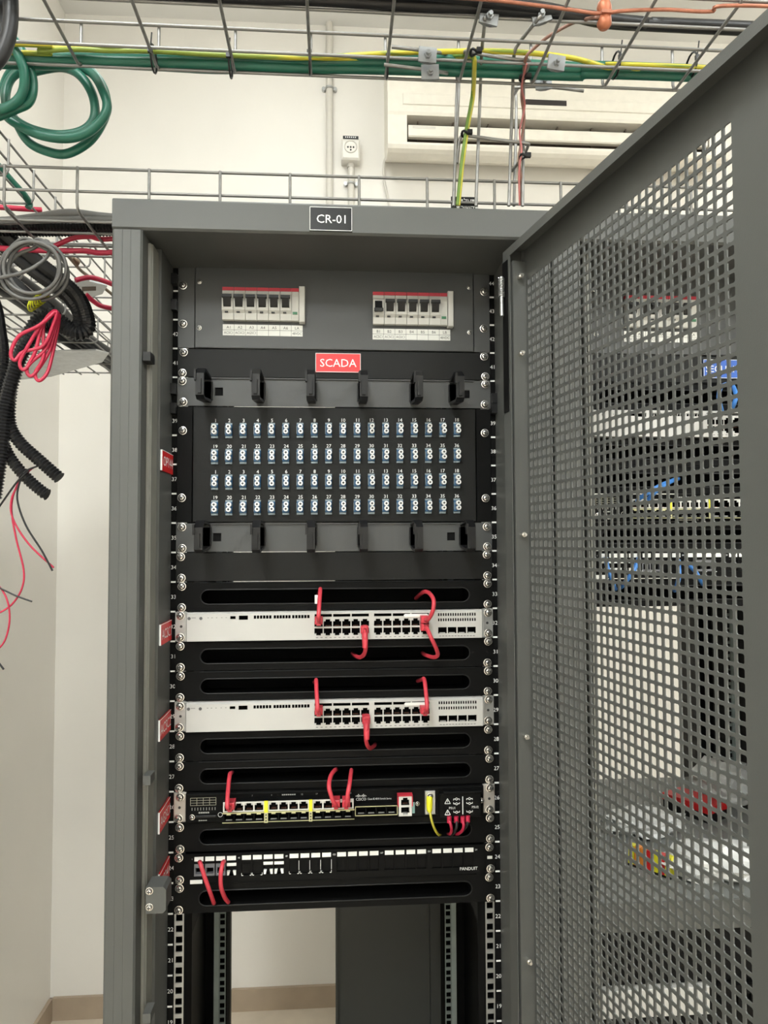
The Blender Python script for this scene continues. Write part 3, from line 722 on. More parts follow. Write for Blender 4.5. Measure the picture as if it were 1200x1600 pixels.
    for xt in (R(710, 1250)[0], R(730, 1250)[0]):
        for zt, up in ((z+.0295, 1), (z+.0225, -1), (z+.0100, -1)):
            k.tube([Vector((xt+.0016*math.cos(a), y, zt+.0016*math.sin(a))) for a in [i*math.pi/5 for i in range(11)]], .0005, 4, raw=True)
            k.box(xt-.0045, xt-.0020, y, y+.0002, zt-e, zt+e); k.box(xt+.0020, xt+.0045, y, y+.0002, zt-e, zt+e)
            k.box(xt-.0048, xt-.0040, y, y+.0002, zt-.002 if up > 0 else zt, zt if up > 0 else zt+.002); k.box(xt+.0040, xt+.0048, y, y+.0002, zt-.002 if up > 0 else zt, zt if up > 0 else zt+.002)
    k.text('PSU1', .0048, (R(703, 1250)[0], y, z+.0165)); k.text('PSU2', .0048, (R(738.5, 1250)[0], y, z+.0170))
    k.build('power_markings', WHT, t, recalc=False)
    # left service corner
    sa, sb = R(297, 1250)[0], R(342, 1250)[0]
    k = MB(); y = FY-.0003; w3 = (sb-sa)/1.08
    for j in range(4): k.box(sa+.002, sa+w3, y, y+.0003, z+.0265+j*.0036, z+.0270+j*.0036)
    for j in range(5): xx = sa+.002+(w3-.002)*j/4; k.box(xx-.0003, xx+.0003, y, y+.0003, z+.0265, z+.0375)
    k.build('status_table', mat('dim_print', (.30, .29, .22), .6), t)
    k = MB()
    for i in range(9): xx = sa+.004+i*.0042; k.box(xx, xx+.0007, y, y+.0003, z+.0195, z+.0235)
    
    for i in range(5): k.box(sa+.014+i*.0032, sa+.0165+i*.0032, y, y+.0003, z+.0150, z+.0170)
    for i in range(4): k.box(sa+.014+i*.0032, sa+.0165+i*.0032, y, y+.0003, z+.0040, z+.0054)
    k.build('status_marks', mat('dim_print2', (.36, .36, .33), .6), t, recalc=False)
    MB().bbox(sa+.010, sa+.040, FY-.003, FY, z+.0090, z+.0125, .0006).build('alarm_connector', PLB, t)
    inst('screw', SCREW, t, (sa+.0045, FY, z+.0100), None, (.65, .9, .65))
    q = R(345.5, 1267); k = MB(); k.tube([Vector((q[0]+.0032*math.cos(a), FY-.0005, z+.0125+.0032*math.sin(a))) for a in [i*math.pi/8 for i in range(17)]], .0004, 4, raw=True); k.build('button_ring', WHT, t)
    if lettered:
        k = MB(); lx0, lx1 = R(556, 1242)[0], R(571.5, 1242)[0]; y = FY-.0004
        hs = [.0012, .0024, .0044, .0024, .0012, .0024, .0044, .0024, .0012]
        for i, h in enumerate(hs): xx = lx0+(lx1-lx0)*i/8; k.box(xx-.0004, xx+.0004, y, y+.0004, z+.0335-h*.3, z+.0335+h*.7)
        k.text('CISCO', .0056, ((lx0+lx1)/2, y, z+.0292), sx=.95); k.text('Cisco IE 4010 Switch Series', .0040, (R(574, 1245)[0], y, z+.0292), align='l', sx=.80)
        k.build('maker_lettering', WHT, t, recalc=False)
    k = MB(); y = FY-.0003
    for px, tx in ((358, '1'), (395, '7'), (425, '9'), (472, '15'), (495, '17'), (547, '23')): k.text(tx, .0032, (R(px, 1240)[0], y, z+.0388)); k.text(tx, .0032, (R(px, 1278)[0], y, z+.0028))
    
    for xb_, zz in ((R(452, 1240)[0], z+.0388), (R(452, 1240)[0], z+.0028), ((ua+ub)/2, z+.0070)):      # print too small to read
        for i in range(7): k.box(xb_-.0105+i*.003, xb_-.0105+i*.003+.0022, y, y+.0002, zz-.0008, zz+.0008)
    k.text('CONSOLE', .0030, (xm, y, z+.0040))
    k.build('port_numbers', mat('soft_print', (.5, .5, .46), .6), t, recalc=False)
    for s in (-1, 1):
        xa, xb = sorted((cx+s*.2230, cx+s*.2413)); k = MB(); k.bbox(xa, xb, -.004, 0, z+.0008, z+U-.0008, .001); k.build('mounting_ear', mat('brushed_steel', (.52, .49, .45), .4, .6, var=.1), t)
        MB().cyl((cx+s*.2326, z+U/2), .0020, 'y', -.0046, -.0040, 10).build('ear_hole', DARKC, t)
    ear_screws(t, cx, n, n, -.0045)
    inst('screw', SCREW, t, (cx+.2195, FY-.0005, z+.0225), None, (.6, 1, .6))
    return t
ISW = industrial_switch(0, 26, 'black industrial switch with yellow port dividers beside the AGSC1 tag')
industrial_switch(NX, 36, 'black industrial switch with yellow port dividers in the SECURITY rack', False)
# ------------------------------------------------------------------ copper patch panel
def patch_panel(cx, n, label, filled, white_groups=()):
    t = unit('copper_patch_panel', label, 'patch panel', cx, n); z = zb(n)
    R = lambda px: rel(px, 1345, 24)[0]+cx
    FY = -.006; holes = []; pos = []
    for g in range(6):
        a, b = R(303+g*74.1), R(303+g*74.1+67.5); pw = (b-a)/4
        for i in range(4):
            xc = a+(i+.5)*pw; pos.append((g, i, xc)); holes.append((xc-.0072, xc+.0072, z+.0105, z+.0290))
    k = MB(); grid_plate(k, cx-.2235, cx+.2235, z+.0008, z+U-.0008, holes, FY, FY+.0015); k.box(cx-.2235, cx+.2235, FY-.0025, FY, z+U-.0024, z+U-.0008)
    k.build('face_plate', BLK, t)
    k = MB()
    for s in (-1, 1): a, b = sorted((cx+s*.2235, cx+s*.2413)); MB().bbox(a, b, -.0022, 0, z+.0006, z+U-.0006, .0005).build('mounting_ear', BLK, t)
    MB().box(cx-.22, cx+.22, .012, .06, z+.003, z+U-.003).build('housing', VBLK, t)
    jack = MB(); jack.box(-.0068, .0068, .0022, .010, -.0088, .0088); jack = jack.mesh('blank_insert', BLK)
    jk = MB(); grid_plate(jk, -.0070, .0070, -.0090, .0090, [(-.0052, .0052, -.0060, .0030)], .0008, .009); jk = jk.mesh('keystone_jack', mat('jack_grey', (.16, .16, .17), .5))
    jw = MB(); jw.box(-.0070, .0070, .0002, .006, .0045, .0090); jw.prism([(-.0066, -.0090), (-.0036, -.0090), (-.0022, -.0030), (-.0066, -.0030)], 'y', .0002, .004); jw.prism([(.0066, -.0090), (.0036, -.0090), (.0022, -.0030), (.0066, -.0030)], 'y', .0002, .004); jw.box(-.0066, .0066, .004, .006, -.0090, .004, 1); jw = jw.mesh('white_insert', [LABEL, BLK])
    ot = MB()
    lm = MB(); lm.bbox(-.0066, .0066, -.0008, 0, -.0032, .0032, .0002); lm = lm.mesh('label_window', LABEL)
    for (g, i, xc) in pos:
        inst('label_window', lm, t, (xc, FY, z+.0362))
        if (g, i) in filled: inst('keystone_jack', jk, t, (xc, FY, z+.0198))
        elif (g, i) in white_groups: inst('white_insert', jw, t, (xc, FY, z+.0198))
        else: inst('blank_insert', jack, t, (xc, FY, z+.0198))
        if g == 2 or (g == 1 and i < 2):
            for s in (-1, 1): ot.box(xc+s*.0072-.0003, xc+s*.0072+.0003, FY-.0003, FY, z+.0105, z+.0135); ot.box(xc+s*.0060-.0012, xc+s*.0060+.0012, FY-.0003, FY, z+.0097, z+.0105)
            if g == 2: ot.box(xc+.0072-.0003, xc+.0072+.0003, FY-.0003, FY, z+.0150, z+.0290)
    for g in range(6):
        for px, tx in ((300.5+g*74.1, str(g*4+1)), (373+g*74.1, str(g*4+4))): ot.text(tx, .0034, (R(px), FY-.0002, z+.0362))
    if cx == 0: ot.text('PANDUIT', .0068, (R(731.5), FY-.0002, z+.0085), sx=.95)
    ot.build('printed_marks', WHT, t, recalc=False)
    MB().bbox(R(298), R(317), FY-.0006, FY, z+.0005, z+.0060, .0001).build('asset_sticker', LABEL, t)
    ear_screws(t, cx, n, n)
    MB().box(cx+.2290, cx+.2365, -.0035, -.0022, z+.0205, z+.0245).build('cage_nut_tab', LGREY, t)
    return t
patch_panel(0, 24, 'black 24-port copper patch panel with white label windows beside the CP241 tag', {(0, 0), (0, 1), (0, 2)}, {(0, 3), (1, 2), (1, 3)})
patch_panel(NX, 34, 'black 24-port copper patch panel in the SECURITY rack', {(1, 0), (1, 1), (2, 1), (2, 2)}, {(0, 0), (0, 1), (0, 2), (0, 3)})
# ------------------------------------------------------------------ patch cords
def cord(pts, label, m=None, r=.0031, plug=None, name='patch_cord', group=None, boot=None):
    m = m or REDC
    t = thing(name, label, 'cable', pts[0], group)
    MB().tube(pts, r, 10, 8).build('cable', m, t)
    if plug:
        p, dn = plug   # plug box at p, latch side
        k = MB(); k.bbox(p[0]-.0058, p[0]+.0058, p[1]-.016, p[1]+.004, p[2]-.0052, p[2]+.0052, .0015); k.box(p[0]-.003, p[0]+.003, p[1]-.019, p[1]-.002, p[2]+dn*.0052-.0012, p[2]+dn*.0052+.0016); k.build('plug', m, t)
    return t
def A(x, y, Y): return P(x, y, Y=Y)
def up_cord(px, py, tx, ty, lab, y0=-.012, out=.034, side=.0):
    p = A(px, py, y0-.014); q = A(tx, ty, -.018)
    pts = [p, p+Vector((0, -.014, .001)), (p*.75+q*.25)+Vector((side, -out*.85, 0)), (p*.35+q*.65)+Vector((side, -out*.55, 0)), q+Vector((0, .0, 0)), q+Vector((-.001, .022, -.004)), q+Vector((-.004, .052, -.012))]
    return cord(pts, lab, plug=((p.x, p.y+.012, p.z), -1))
o = up_cord(498, 970, 500.5, 921, 'red patch cord looping up from the first port of the ACSC1 switch')
q = A(495, 936, -.030); MB().box(q.x-.003, q.x+.003, q.y, q.y+.0006, q.z-.007, q.z+.006).build('cable_tag', LABEL, o)
up_cord(493+5, 1111, 494, 1064, 'red patch cord looping up from the first port of the ACSC2 switch')
up_cord(663.5, 1110, 663, 1062, 'red patch cord looping up from the last port of the ACSC2 switch')
p = A(664, 968, -.026)
cord([p, p+Vector((.003, -.016, .002)), A(676, 955, -.055), A(677.5, 938, -.05), A(671, 927, -.03), A(663, 924.5, -.008), A(655, 930, .03), A(650, 935, .05)], 'red patch cord curving up from the last upper port of the ACSC1 switch', plug=((p.x, p.y+.012, p.z), -1))
p = A(664, 980, -.026)
cord([p, p+Vector((.002, -.014, -.002)), A(673, 995, -.05), A(681, 1012, -.045), A(684, 1023, -.034), A(678, 1027, -.020), A(666, 1024, .010), A(660, 1020, .045)], 'red patch cord curving down from the last lower port of the ACSC1 switch', plug=((p.x, p.y+.012, p.z), 1))
def down_cord(px, py, mid, end, lab):
    p = A(px, py, -.020)
    k = [p, p+Vector((0, -.018, -.004)), A(mid[0], mid[1], -.040), A(mid[2], mid[3], -.030), A(end[0], end[1], -.012), A(end[0]-end[2], end[1]-3, .020), A(end[0]-end[2]*1.4, end[1]-6, .05)]
    t = cord(k, lab, plug=((p.x, p.y+.008, p.z), 1))
    b = MB(); b.tube([p+Vector((0, -.013, -.004)), p+Vector((0, -.020, -.014)), p+Vector((0, -.021, -.024))], .0046, 8, 4, rf=lambda i: .0050-.00015*i); b.build('boot', REDC, t)
down_cord(569.5, 984, (571.5, 1010, 569, 1022), (562, 1027, 8), 'red patch cord dropping from the middle lower port of the ACSC1 switch')
down_cord(572, 1124, (571.5, 1147, 573, 1162), (578, 1169, -6), 'red patch cord dropping from the middle lower port of the ACSC2 switch')
up_cord(360, 1259, 359, 1211, 'red patch cord looping up from the first port of the AGSC1 switch', y0=-.024)
p = A(525, 1255, -.040)
cord([p, p+Vector((-.001, -.012, .001)), A(518, 1245, -.058), A(514, 1228, -.055), A(517, 1212, -.035), A(523, 1203.5, -.010), A(526, 1202, .03)], 'red patch cord bowing sideways up from the third group of the AGSC1 switch', plug=((p.x, p.y+.012, p.z), -1))
p = A(541, 1255, -.040)
cord([p, p+Vector((.000, -.012, .001)), A(543, 1243, -.058), A(546, 1226, -.052), A(548, 1212, -.032), A(549, 1204, -.010), A(549, 1203, .03)], 'red patch cord rising straight from the last port of the AGSC1 switch', plug=((p.x, p.y+.012, p.z), -1))
p = A(312, 1347, -.010)
cord([p, A(313, 1349, -.03), A(318, 1365, -.036), A(326, 1388, -.034), A(332, 1405, -.022), A(334, 1411, -.004), A(335, 1411, .04)], 'red patch cord slanting down from the first jack of the CP241 patch panel')
p = A(350, 1346, -.006)
cord([p, A(348, 1349, -.028), A(345, 1365, -.036), A(345.5, 1386, -.034), A(351, 1402, -.022), A(356, 1409, -.004), A(357, 1409, .04)], 'red patch cord bowing down from the third jack of the CP241 patch panel')
# earth wire with its yellow terminal, supply wires
p = A(670.5, 1252, -.018)
t = thing('earth_wire', 'yellow-green earth wire with yellow terminal on the AGSC1 switch', 'cable', p)
MB().tube([A(671.5, 1266, -.020), A(674, 1280, -.026), A(679, 1295, -.022), A(685, 1304, -.006), A(690, 1305, .03)], .0019, 8, 8).build('wire', YGY, t)
MB().tube([A(671.5, 1245, -.017), A(671, 1250, -.019), A(671, 1262, -.020), A(671.5, 1269, -.021)], .004, 10, 5, rf=lambda i: (.0030, .0042, .0048, .0048, .0048, .0048, .0048, .0048, .0048, .0048, .0046, .0044, .0042, .004, .003, .003)[min(i, 15)]).build('terminal_sleeve', YEL, t)
for (pts, m, lab) in (([(702, 1281, -.024), (704.5, 1290, -.028), (705.5, 1298, -.022), (703, 1303, -.006), (698, 1303, .04)], REDW, 'crimson supply wire under the PSU1 terminals'), ([(723, 1281, -.024), (724.5, 1290, -.028), (722, 1298, -.022), (715, 1303, -.006), (708, 1303, .04)], REDW, 'crimson supply wire under the PSU2 terminals'), ([(713, 1281, -.024), (713.5, 1290, -.027), (711, 1298, -.020), (706, 1304, -.004), (702, 1304, .04)], RUB, 'black supply wire between the crimson supply wires'), ([(731, 1280, -.024), (730, 1288, -.025), (724, 1297, -.014), (716, 1303, .0), (710, 1303, .04)], RUB, 'black supply wire beside the PSU2 crimson wire')):
    o = thing('supply_wire', lab, 'cable', A(*pts[0])); MB().tube([A(*q) for q in pts], .0023, 8, 7).build('wire', m, o); q = A(*pts[0]); MB().cyl((q.x, q.y), .0034, 'z', q.z-.004, q.z+.005, 10).build('ferrule', REDW, o)
# blue cords of the SECURITY rack
def bcord(pts, lab): return cord([A(*q) for q in pts], lab, BLUEC, .0033)
bcord([(1128, 645, -.022), (1127, 640, -.06), (1123, 622, -.07), (1126, 606, -.04), (1135, 600, .0), (1140, 602, .04)], 'blue patch cord from the first port of the SECURITY rack white switch')
bcord([(1142, 645, -.022), (1144, 638, -.06), (1150, 620, -.07), (1146, 605, -.04), (1140, 598, .0), (1136, 600, .04)], 'blue patch cord from the second port of the SECURITY rack white switch')
bcord([(996, 783, -.03), (998, 780, -.055), (1015, 768, -.07), (1033, 758, -.06), (1047, 752, -.02), (1052, 750, .03)], 'blue patch cord rising from the first port of the SECURITY rack black switch')
bcord([(1008, 785, -.03), (1012, 781, -.05), (1028, 765, -.06), (1045, 754, -.045), (1056, 749, -.01), (1060, 748, .03)], 'blue patch cord rising from the second port of the SECURITY rack black switch')
bcord([(947, 872, -.006), (947, 875, -.04), (950, 890, -.055), (957, 908, -.05), (960, 918, -.02), (962, 920, .04)], 'blue patch cord hanging from the first jack of the SECURITY rack patch panel')
bcord([(998, 872, -.006), (997, 875, -.04), (990, 892, -.055), (978, 908, -.05), (972, 916, -.02), (970, 918, .04)], 'blue patch cord slanting from the fourth jack of the SECURITY rack patch panel')
bcord([(1060, 876, -.006), (1060, 880, -.04), (1061, 898, -.055), (1058, 914, -.05), (1055, 922, -.02), (1053, 922, .04)], 'blue patch cord dropping straight from the SECURITY rack patch panel')
bcord([(1072, 876, -.006), (1074, 880, -.04), (1084, 890, -.055), (1092, 902, -.05), (1098, 912, -.02), (1100, 914, .04)], 'blue patch cord swinging sideways from the SECURITY rack patch panel')
# ------------------------------------------------------------------ shelf of the SECURITY rack with what lies on it
ZS = 1.062
t = thing('rack_shelf', 'grey sheet shelf with raised front lip in the SECURITY rack', 'shelf', (NX, .05, ZS))
MB().box(NX-.222, NX+.222, -.002, .56, ZS-.002, ZS).build('shelf_plate', SHELF, t)
MB().bbox(NX-.2413, NX+.2413, -.0045, -.0022, ZS-.042, ZS+.0022, .0006).build('front_lip', CABG, t)
for s in (-1, 1):
    for dz in (-.033, -.005): inst('screw', SCREW, t, (NX+s*.2326, -.0045, ZS+dz))
def lump(name, lab, cat, c, sx, sy, sz, m, seed):
    bm = bmesh.new(); bmesh.ops.create_icosphere(bm, subdivisions=3, radius=1)
    rnd = random.Random(seed); ph = [rnd.uniform(0, 6) for _ in range(9)]
    for v in bm.verts:
        x, y, z = v.co; f = 1+.16*math.sin(5*x+ph[0])*math.sin(6*y+ph[1])+.12*math.sin(9*z+ph[2]+4*x)+.09*math.sin(13*y+ph[3]+7*z)+.05*rnd.uniform(-1, 1)
        v.co = Vector((c[0]+x*f*sx, c[1]+y*f*sy, c[2]+max(z*f, -.85)*sz+.85*sz))
    me = bpy.data.meshes.new(name); bm.to_mesh(me); bm.free(); me.materials.append(m)
    o = bpy.data.objects.new(name, me); COL.objects.link(o); tag(o, lab, cat); return o
def S(x, y, dz=0): return P(x, y, Z=ZS+dz)
q = S(1120, 1250); lump('plastic_bag', 'crumpled white plastic bag lying towards the back of the shelf', 'bag', (q.x+.03, q.y, ZS), .075, .07, .045, BAG, 3)
q = S(1110, 1375); lump('plastic_bag', 'crumpled white plastic bag lying at the shelf front lip', 'bag', (q.x+.02, q.y+.02, ZS), .085, .055, .026, BAG, 5)
q = S(1000, 1330); lump('plastic_bag', 'crumpled white plastic bag beside the coloured terminal strip', 'bag', (q.x+.045, q.y+.085, ZS), .075, .05, .022, BAG, 8)
q0, q1 = S(985, 1345, .004), S(1052, 1368, .004)
t = thing('terminal_strip', 'strip of yellow, orange and red terminal blocks on the rack shelf', 'terminal block', ((q0.x+q1.x)/2, (q0.y+q1.y)/2, ZS))
t.rotation_euler = (0, 0, math.atan2(q1.y-q0.y, q1.x-q0.x))
ln = (q1-q0).length
MB().box(-ln/2, ln/2, -.010, .012, 0, .004).build('carrier', PLB).parent = t
for i in range(7):
    o = MB().prism([(-.010, .004), (-.006, .034), (.006, .034), (.011, .004)], 'x', -ln/2+ln*i/7+.0008, -ln/2+ln*(i+1)/7-.0004).build('terminal', (YEL, ORNG, ORNG, REDP, YEL, REDP, YEL)[i]); o.parent = t
q0, q1 = S(1036, 1247, .02), S(1108, 1272, .02)
t = thing('box', 'flat black box with a red edge at the back of the rack shelf', 'box', ((q0.x+q1.x)/2, (q0.y+q1.y)/2, ZS)); t.rotation_euler = (0, 0, math.atan2(q1.y-q0.y, q1.x-q0.x)); ln = (q1-q0).length
o = MB().box(-ln/2, ln/2, 0, .06, 0, .018).build('box_base', PLB); o.parent = t
o = MB().box(-ln/2-.001, ln/2+.001, -.001, .061, .0185, .032).build('box_lid', REDP); o.parent = t
# beige device in the lower part of the SECURITY rack
qz = P(1000, 1552, Y=-.01).z; n_ = int((qz-UB)/U)+1
t = unit('rack_device', 'beige faced rack device below the shelf of the SECURITY rack', 'rack unit', NX, n_); z = zb(n_)
MB().bbox(NX-.2225, NX-.05, -.012, .2, z+.0015, z+U-.0015, .001).build('beige_front', OFFW, t)
k = MB(); grid_plate(k, NX-.0495, NX+.2225, z+.0015, z+U-.0015, [(NX-.04+i*.021, NX-.026+i*.021, z+.012, z+.030) for i in range(12)], -.012, -.006); k.build('dark_front', BLK, t)
MB().box(NX-.0495, NX+.2225, -.0055, .2, z+.002, z+U-.002).build('chassis', VBLK, t)
k = MB()
for s in (-1, 1): a, b = sorted((NX+s*.2228, NX+s*.2413)); MB().bbox(a, b, -.0022, 0, z+.0006, z+U-.0006, .0005).build('mounting_ear', OFFW, t)
ear_screws(t, NX, n_, n_)
for n, lb in ((n_+1, 'added black sheet standing for dark interior above the beige device of the SECURITY rack'), (n_+2, 'added black sheet standing for dark interior right under the shelf of the SECURITY rack'), (n_-1, 'added black sheet standing for dark interior below the beige device of the SECURITY rack')): blank(NX, n, lb, 'interior_shade_panel')  # black sheets stand in for the shaded rack interior around the beige device
# ------------------------------------------------------------------ wire basket trays
ROD = MB().cyl((0, 0), 1, 'z', 0, 1, 7).mesh('wire', ZWIRE)
def rod(parent, p, q, r=.0022, name='wire', m=None):
    p, q = Vector(p), Vector(q); d = q-p
    o = inst(name, ROD, parent, p); o.rotation_mode = 'QUATERNION'; o.rotation_quaternion = d.to_track_quat('Z', 'Y'); o.scale = (r, r, d.length)
    return o
def basket(label, axis, a0, a1, lo, hi, zf, h, first, pitch=.1, mids=(.5,), floor=None, r=.0021, skip=()):
    """axis: direction of run; lo..hi across; cross wires are U-shaped, long wires lie inside them"""
    V = (lambda a, c, z: Vector((a, c, z))) if axis == 'x' else (lambda a, c, z: Vector((c, a, z)))
    t = thing('cable_tray', label, 'cable tray', V((a0+a1)/2, (lo+hi)/2, zf))
    fl = floor or [lo+.012+(hi-lo-.024)*i/4 for i in range(5)]
    for c in fl: rod(t, V(a0, c, zf+r*2), V(a1, c, zf+r*2), r, 'long_wire')
    for c, s in ((lo, 1), (hi, -1)):
        for m in list(mids)+[1.0]: rod(t, V(a0, c+s*r*2, zf+h*m), V(a1, c+s*r*2, zf+h*m), r, 'long_wire')
    b = .010
    pts = [V(0, lo, zf+h), V(0, lo, zf+b), V(0, lo+b*.3, zf+b*.3), V(0, lo+b, zf), V(0, hi-b, zf), V(0, hi-b*.3, zf+b*.3), V(0, hi, zf+b), V(0, hi, zf+h)]
    me = MB().tube(pts, r, 7, raw=True).mesh('cross_wire', ZWIRE)
    a = first
    while a < a1:
        if a > a0: inst('cross_wire', me, t, V(a, 0, 0))
        a += pitch
    return t
upper_far = -.163; ZU = 2.242
fu = [P(367, y, Z=ZU+.004).y for y in (113, 80, 45, 9)]; fu += [fu[-1]-.045]
basket('galvanised wire basket tray running above the open rack with green cables', 'x', XL+.002, 1.9, fu[-1]-.012, upper_far, ZU, .060, P(127, 42, Y=upper_far).x-.7, floor=fu, mids=())
lowY = -.078
fl_ = [P(100, y, Z=2.097).y for y in (346, 364, 384, 400)]
basket('galvanised wire basket tray lying along the roofs of both racks', 'x', XL+.002, 1.9, lowY, fl_[-1]+.012, 2.093, .062, P(121, 262, Y=lowY).x-.6, floor=fl_, mids=(.46,))
basket('galvanised wire basket tray running to the back wall beside the rack, upper level', 'y', -.155, YB-.002, -.760, -.549, 2.238, .062, .015, mids=(.46,))
basket('galvanised wire basket tray running towards the back wall beside the rack, lower level', 'y', fl_[-1]+.03, .93, -.770, -.555, 2.088, .060, .19, mids=(.46,))
basket('galvanised wire basket tray across the back wall behind the racks', 'x', -.54, 1.2, 1.25, 1.40, 2.19, .06, -.5, mids=(.46,))
# support plates under the tray
t = thing('tray_bracket', 'wide galvanised support plate under the lower tray near the corner', 'bracket', P(100, 565, Z=2.075))
pl = [P(x, y, Z=2.075) for x, y in ((28, 591), (80, 586), (125, 573), (160, 563), (170, 549), (150, 544), (95, 545), (48, 556))]
MB().prism([(q.x, q.y) for q in pl], 'z', 2.070, 2.073).build('plate', ZINC, t)
t = thing('tray_bracket', 'narrow galvanised support plate with an oblong hole under the roof tray', 'bracket', P(130, 453, Z=2.08))
pl = [P(x, y, Z=2.08) for x, y in ((82, 452), (96, 440), (140, 437), (168, 444), (160, 457), (140, 463), (95, 463))]
MB().prism([(q.x, q.y) for q in pl], 'z', 2.077, 2.080).build('plate', ZINC, t)
pl = [P(x, y, Z=2.0765) for x, y in ((128, 449), (150, 448), (150, 454), (128, 455))]
MB().prism([(q.x, q.y) for q in pl], 'z', 2.0763, 2.0768).build('oblong_hole', ACD, t)
# ------------------------------------------------------------------ drop ladder from the upper tray down to the rack roof
t = thing('drop_ladder', 'bent wire tray offcut dropping from the upper tray to the rack roof', 'cable tray', P(760, 320, Y=-.12))
zr = 2.098
def wire(parent, pts, r=.0023, name='long_wire', m=None): return MB().tube(pts, r, 7, 5).build(name, m or ZWIRE, parent)
def L(px, py, Y): return P(px, py, Y=Y)
YD = -.125
wire(t, [P(757, 27, Z=ZU-.001), P(757.5, 34, Z=ZU-.002), L(754, 66, -.225), L(752, 95, -.19), L(750, 150, YD), L(747, 230, YD), L(743.5, 322, YD)])
wire(t, [P(845, 25, Z=ZU-.001), P(838, 33, Z=ZU-.002), L(812, 66, -.225), L(804, 82, -.21), L(802, 110, -.17), L(799, 200, YD), L(795, 322, YD)])
wire(t, [L(816, 122, -.17), L(822, 112, -.185), L(826, 98, -.20), L(820, 92, -.20), L(818, 120, -.17), L(818, 180, YD), L(816.5, 322, YD)])
wire(t, [L(806, 140, -.06), L(806.5, 200, -.06), L(803, 322, -.06)])
wire(t, [L(612, 73, -.222), L(672, 80, -.220), L(700, 85, -.18), L(714, 92, -.12), L(717.5, 105, YD), L(715, 180, YD), L(711.5, 250, YD), L(708.5, 322, YD)])
wire(t, [L(600, 101, -.205), L(680, 111, -.200), L(706, 117, -.15), L(714, 122, -.12), L(712.5, 180, -.11), L(709, 322, -.11)])
wire(t, [L(714, 255, YD), L(717, 225, -.125), L(721, 213, -.128), L(730, 212, -.130), L(780, 219, -.130), L(822, 224, -.130), L(825, 228, -.125), L(818, 243, -.10), L(800, 267, -.06)], name='cross_wire')
wire(t, [L(718, 128, YD), L(723, 95, -.15), L(725, 82, -.205), L(735, 79, -.215), L(742, 83, -.215), L(790, 91, -.205), L(824, 95, -.20), L(826, 100, -.18), L(818, 122, -.14), L(804, 147, -.07)], name='cross_wire')
wire(t, [L(800, 138, -.13), L(830, 135, -.14), L(870, 137, -.14), L(912, 142, -.14)], name='cross_wire')
cl = MB(); cl.box(-.011, .011, -.0015, .0015, -.009, .009); cl.prism([(-.0115, -.0015), (-.004, .003), (.004, .003), (.0115, -.0015), (.0115, .0005), (.004, .005), (-.004, .005), (-.0115, .0005)], 'z', -.009, .009)
cl.cyl((0, -.001), .0045, 'y', -.006, -.0015, 6, smooth=False); cl.cyl((0, -.001), .0026, 'y', -.011, -.006, 8); cl = cl.mesh('wire_clamp', CLAMPM)
for (px, py, Y, rz) in ((764, 26, fu[3]-.004, .15), (845, 24, fu[3]-.004, -.3), (668, 86, -.224, .05), (672, 113, -.206, -.05), (869, 98, -.216, .1), (849, 129, -.150, -.1)):
    q = L(px, py, Y); o = inst('wire_clamp', cl, t, q, (.15, rz, rz*.5))
# ------------------------------------------------------------------ cables in and on the trays
def run(name, lab, pts, m, r, cat='cable', group=None, n=10, sub=8, extra=None):
    o = MB().tube(pts, r, n, sub).build(name, m); tag(o, lab, cat, group)
    return o
def Zp(seq, z): return [P(x, y, Z=z) for x, y in seq]
def XE(p, x): return Vector((x, p.y, p.z))
zc = ZU+.0115
s = Zp([(30, 92), (130, 94), (240, 97), (360, 101), (480, 106), (600, 108), (760, 113), (900, 118), (1060, 119)], zc); run('green_cable', 'thick green cable lowest in the bundle of the upper tray', [XE(s[0], -.95)]+s+[XE(s[-1], 1.6)], GRNC, .0068)
s = Zp([(30, 101), (130, 98), (240, 103), (360, 108), (480, 98), (600, 97), (760, 101), (900, 108), (1060, 110)], zc+.005); run('green_cable', 'thick green cable crossing the bundle of the upper tray', [XE(s[0], -.95)]+s+[XE(s[-1], 1.6)], GRNC, .0060)
s = Zp([(30, 85), (130, 86), (240, 88), (360, 90), (480, 93), (600, 88), (760, 95), (900, 103), (1060, 106)], zc+.008); run('green_cable', 'slender green cable uppermost in the bundle of the upper tray', [XE(s[0], -.95)]+s+[XE(s[-1], 1.6)], GRNC, .0050)
s = Zp([(20, 82), (60, 80), (110, 77), (170, 79), (240, 80), (330, 85), (400, 88), (480, 90), (560, 86), (640, 82), (760, 80), (840, 84), (900, 92), (960, 108), (1000, 107), (1060, 104)], zc+.003); run('earth_wire', 'yellow-green earth wire weaving over the green cables', [XE(s[0], -.95)]+s+[XE(s[-1], 1.6)], YGS, .0032)
s = Zp([(20, 68), (60, 72), (110, 77), (170, 74), (240, 79), (330, 84), (420, 86), (500, 90), (560, 92)], zc+.006); run('earth_wire', 'yellow-green earth wire ending among the green cables', [XE(s[0], -.95)]+s, YGS, .0034)
s = Zp([(250, -10), (480, -2), (640, 7), (760, 12), (880, 22), (1000, 36), (1150, 45)], ZU+.012); run('black_cable', 'thick black cable beside the copper conductor in the upper tray', [XE(s[0], -.9)]+s+[XE(s[-1], 1.6)], RUB, .0075)
s = Zp([(600, -14), (760, 2), (860, 15), (940, 34), (1040, 40), (1150, 42)], ZU+.013); run('black_cable', 'second black cable crossing beneath the copper conductor', [XE(s[0], -.4)]+s+[XE(s[-1], 1.6)], RUB, .0070)
s = Zp([(600, -8), (740, -2), (820, 6), (890, 15), (935, 21), (975, 17), (1040, 15), (1110, 18), (1180, 9)], ZU-.002); run('copper_conductor', 'bare copper conductor above the black cables', [XE(s[0], -.1)]+s+[XE(s[-1], .9)], COPP, .0021)
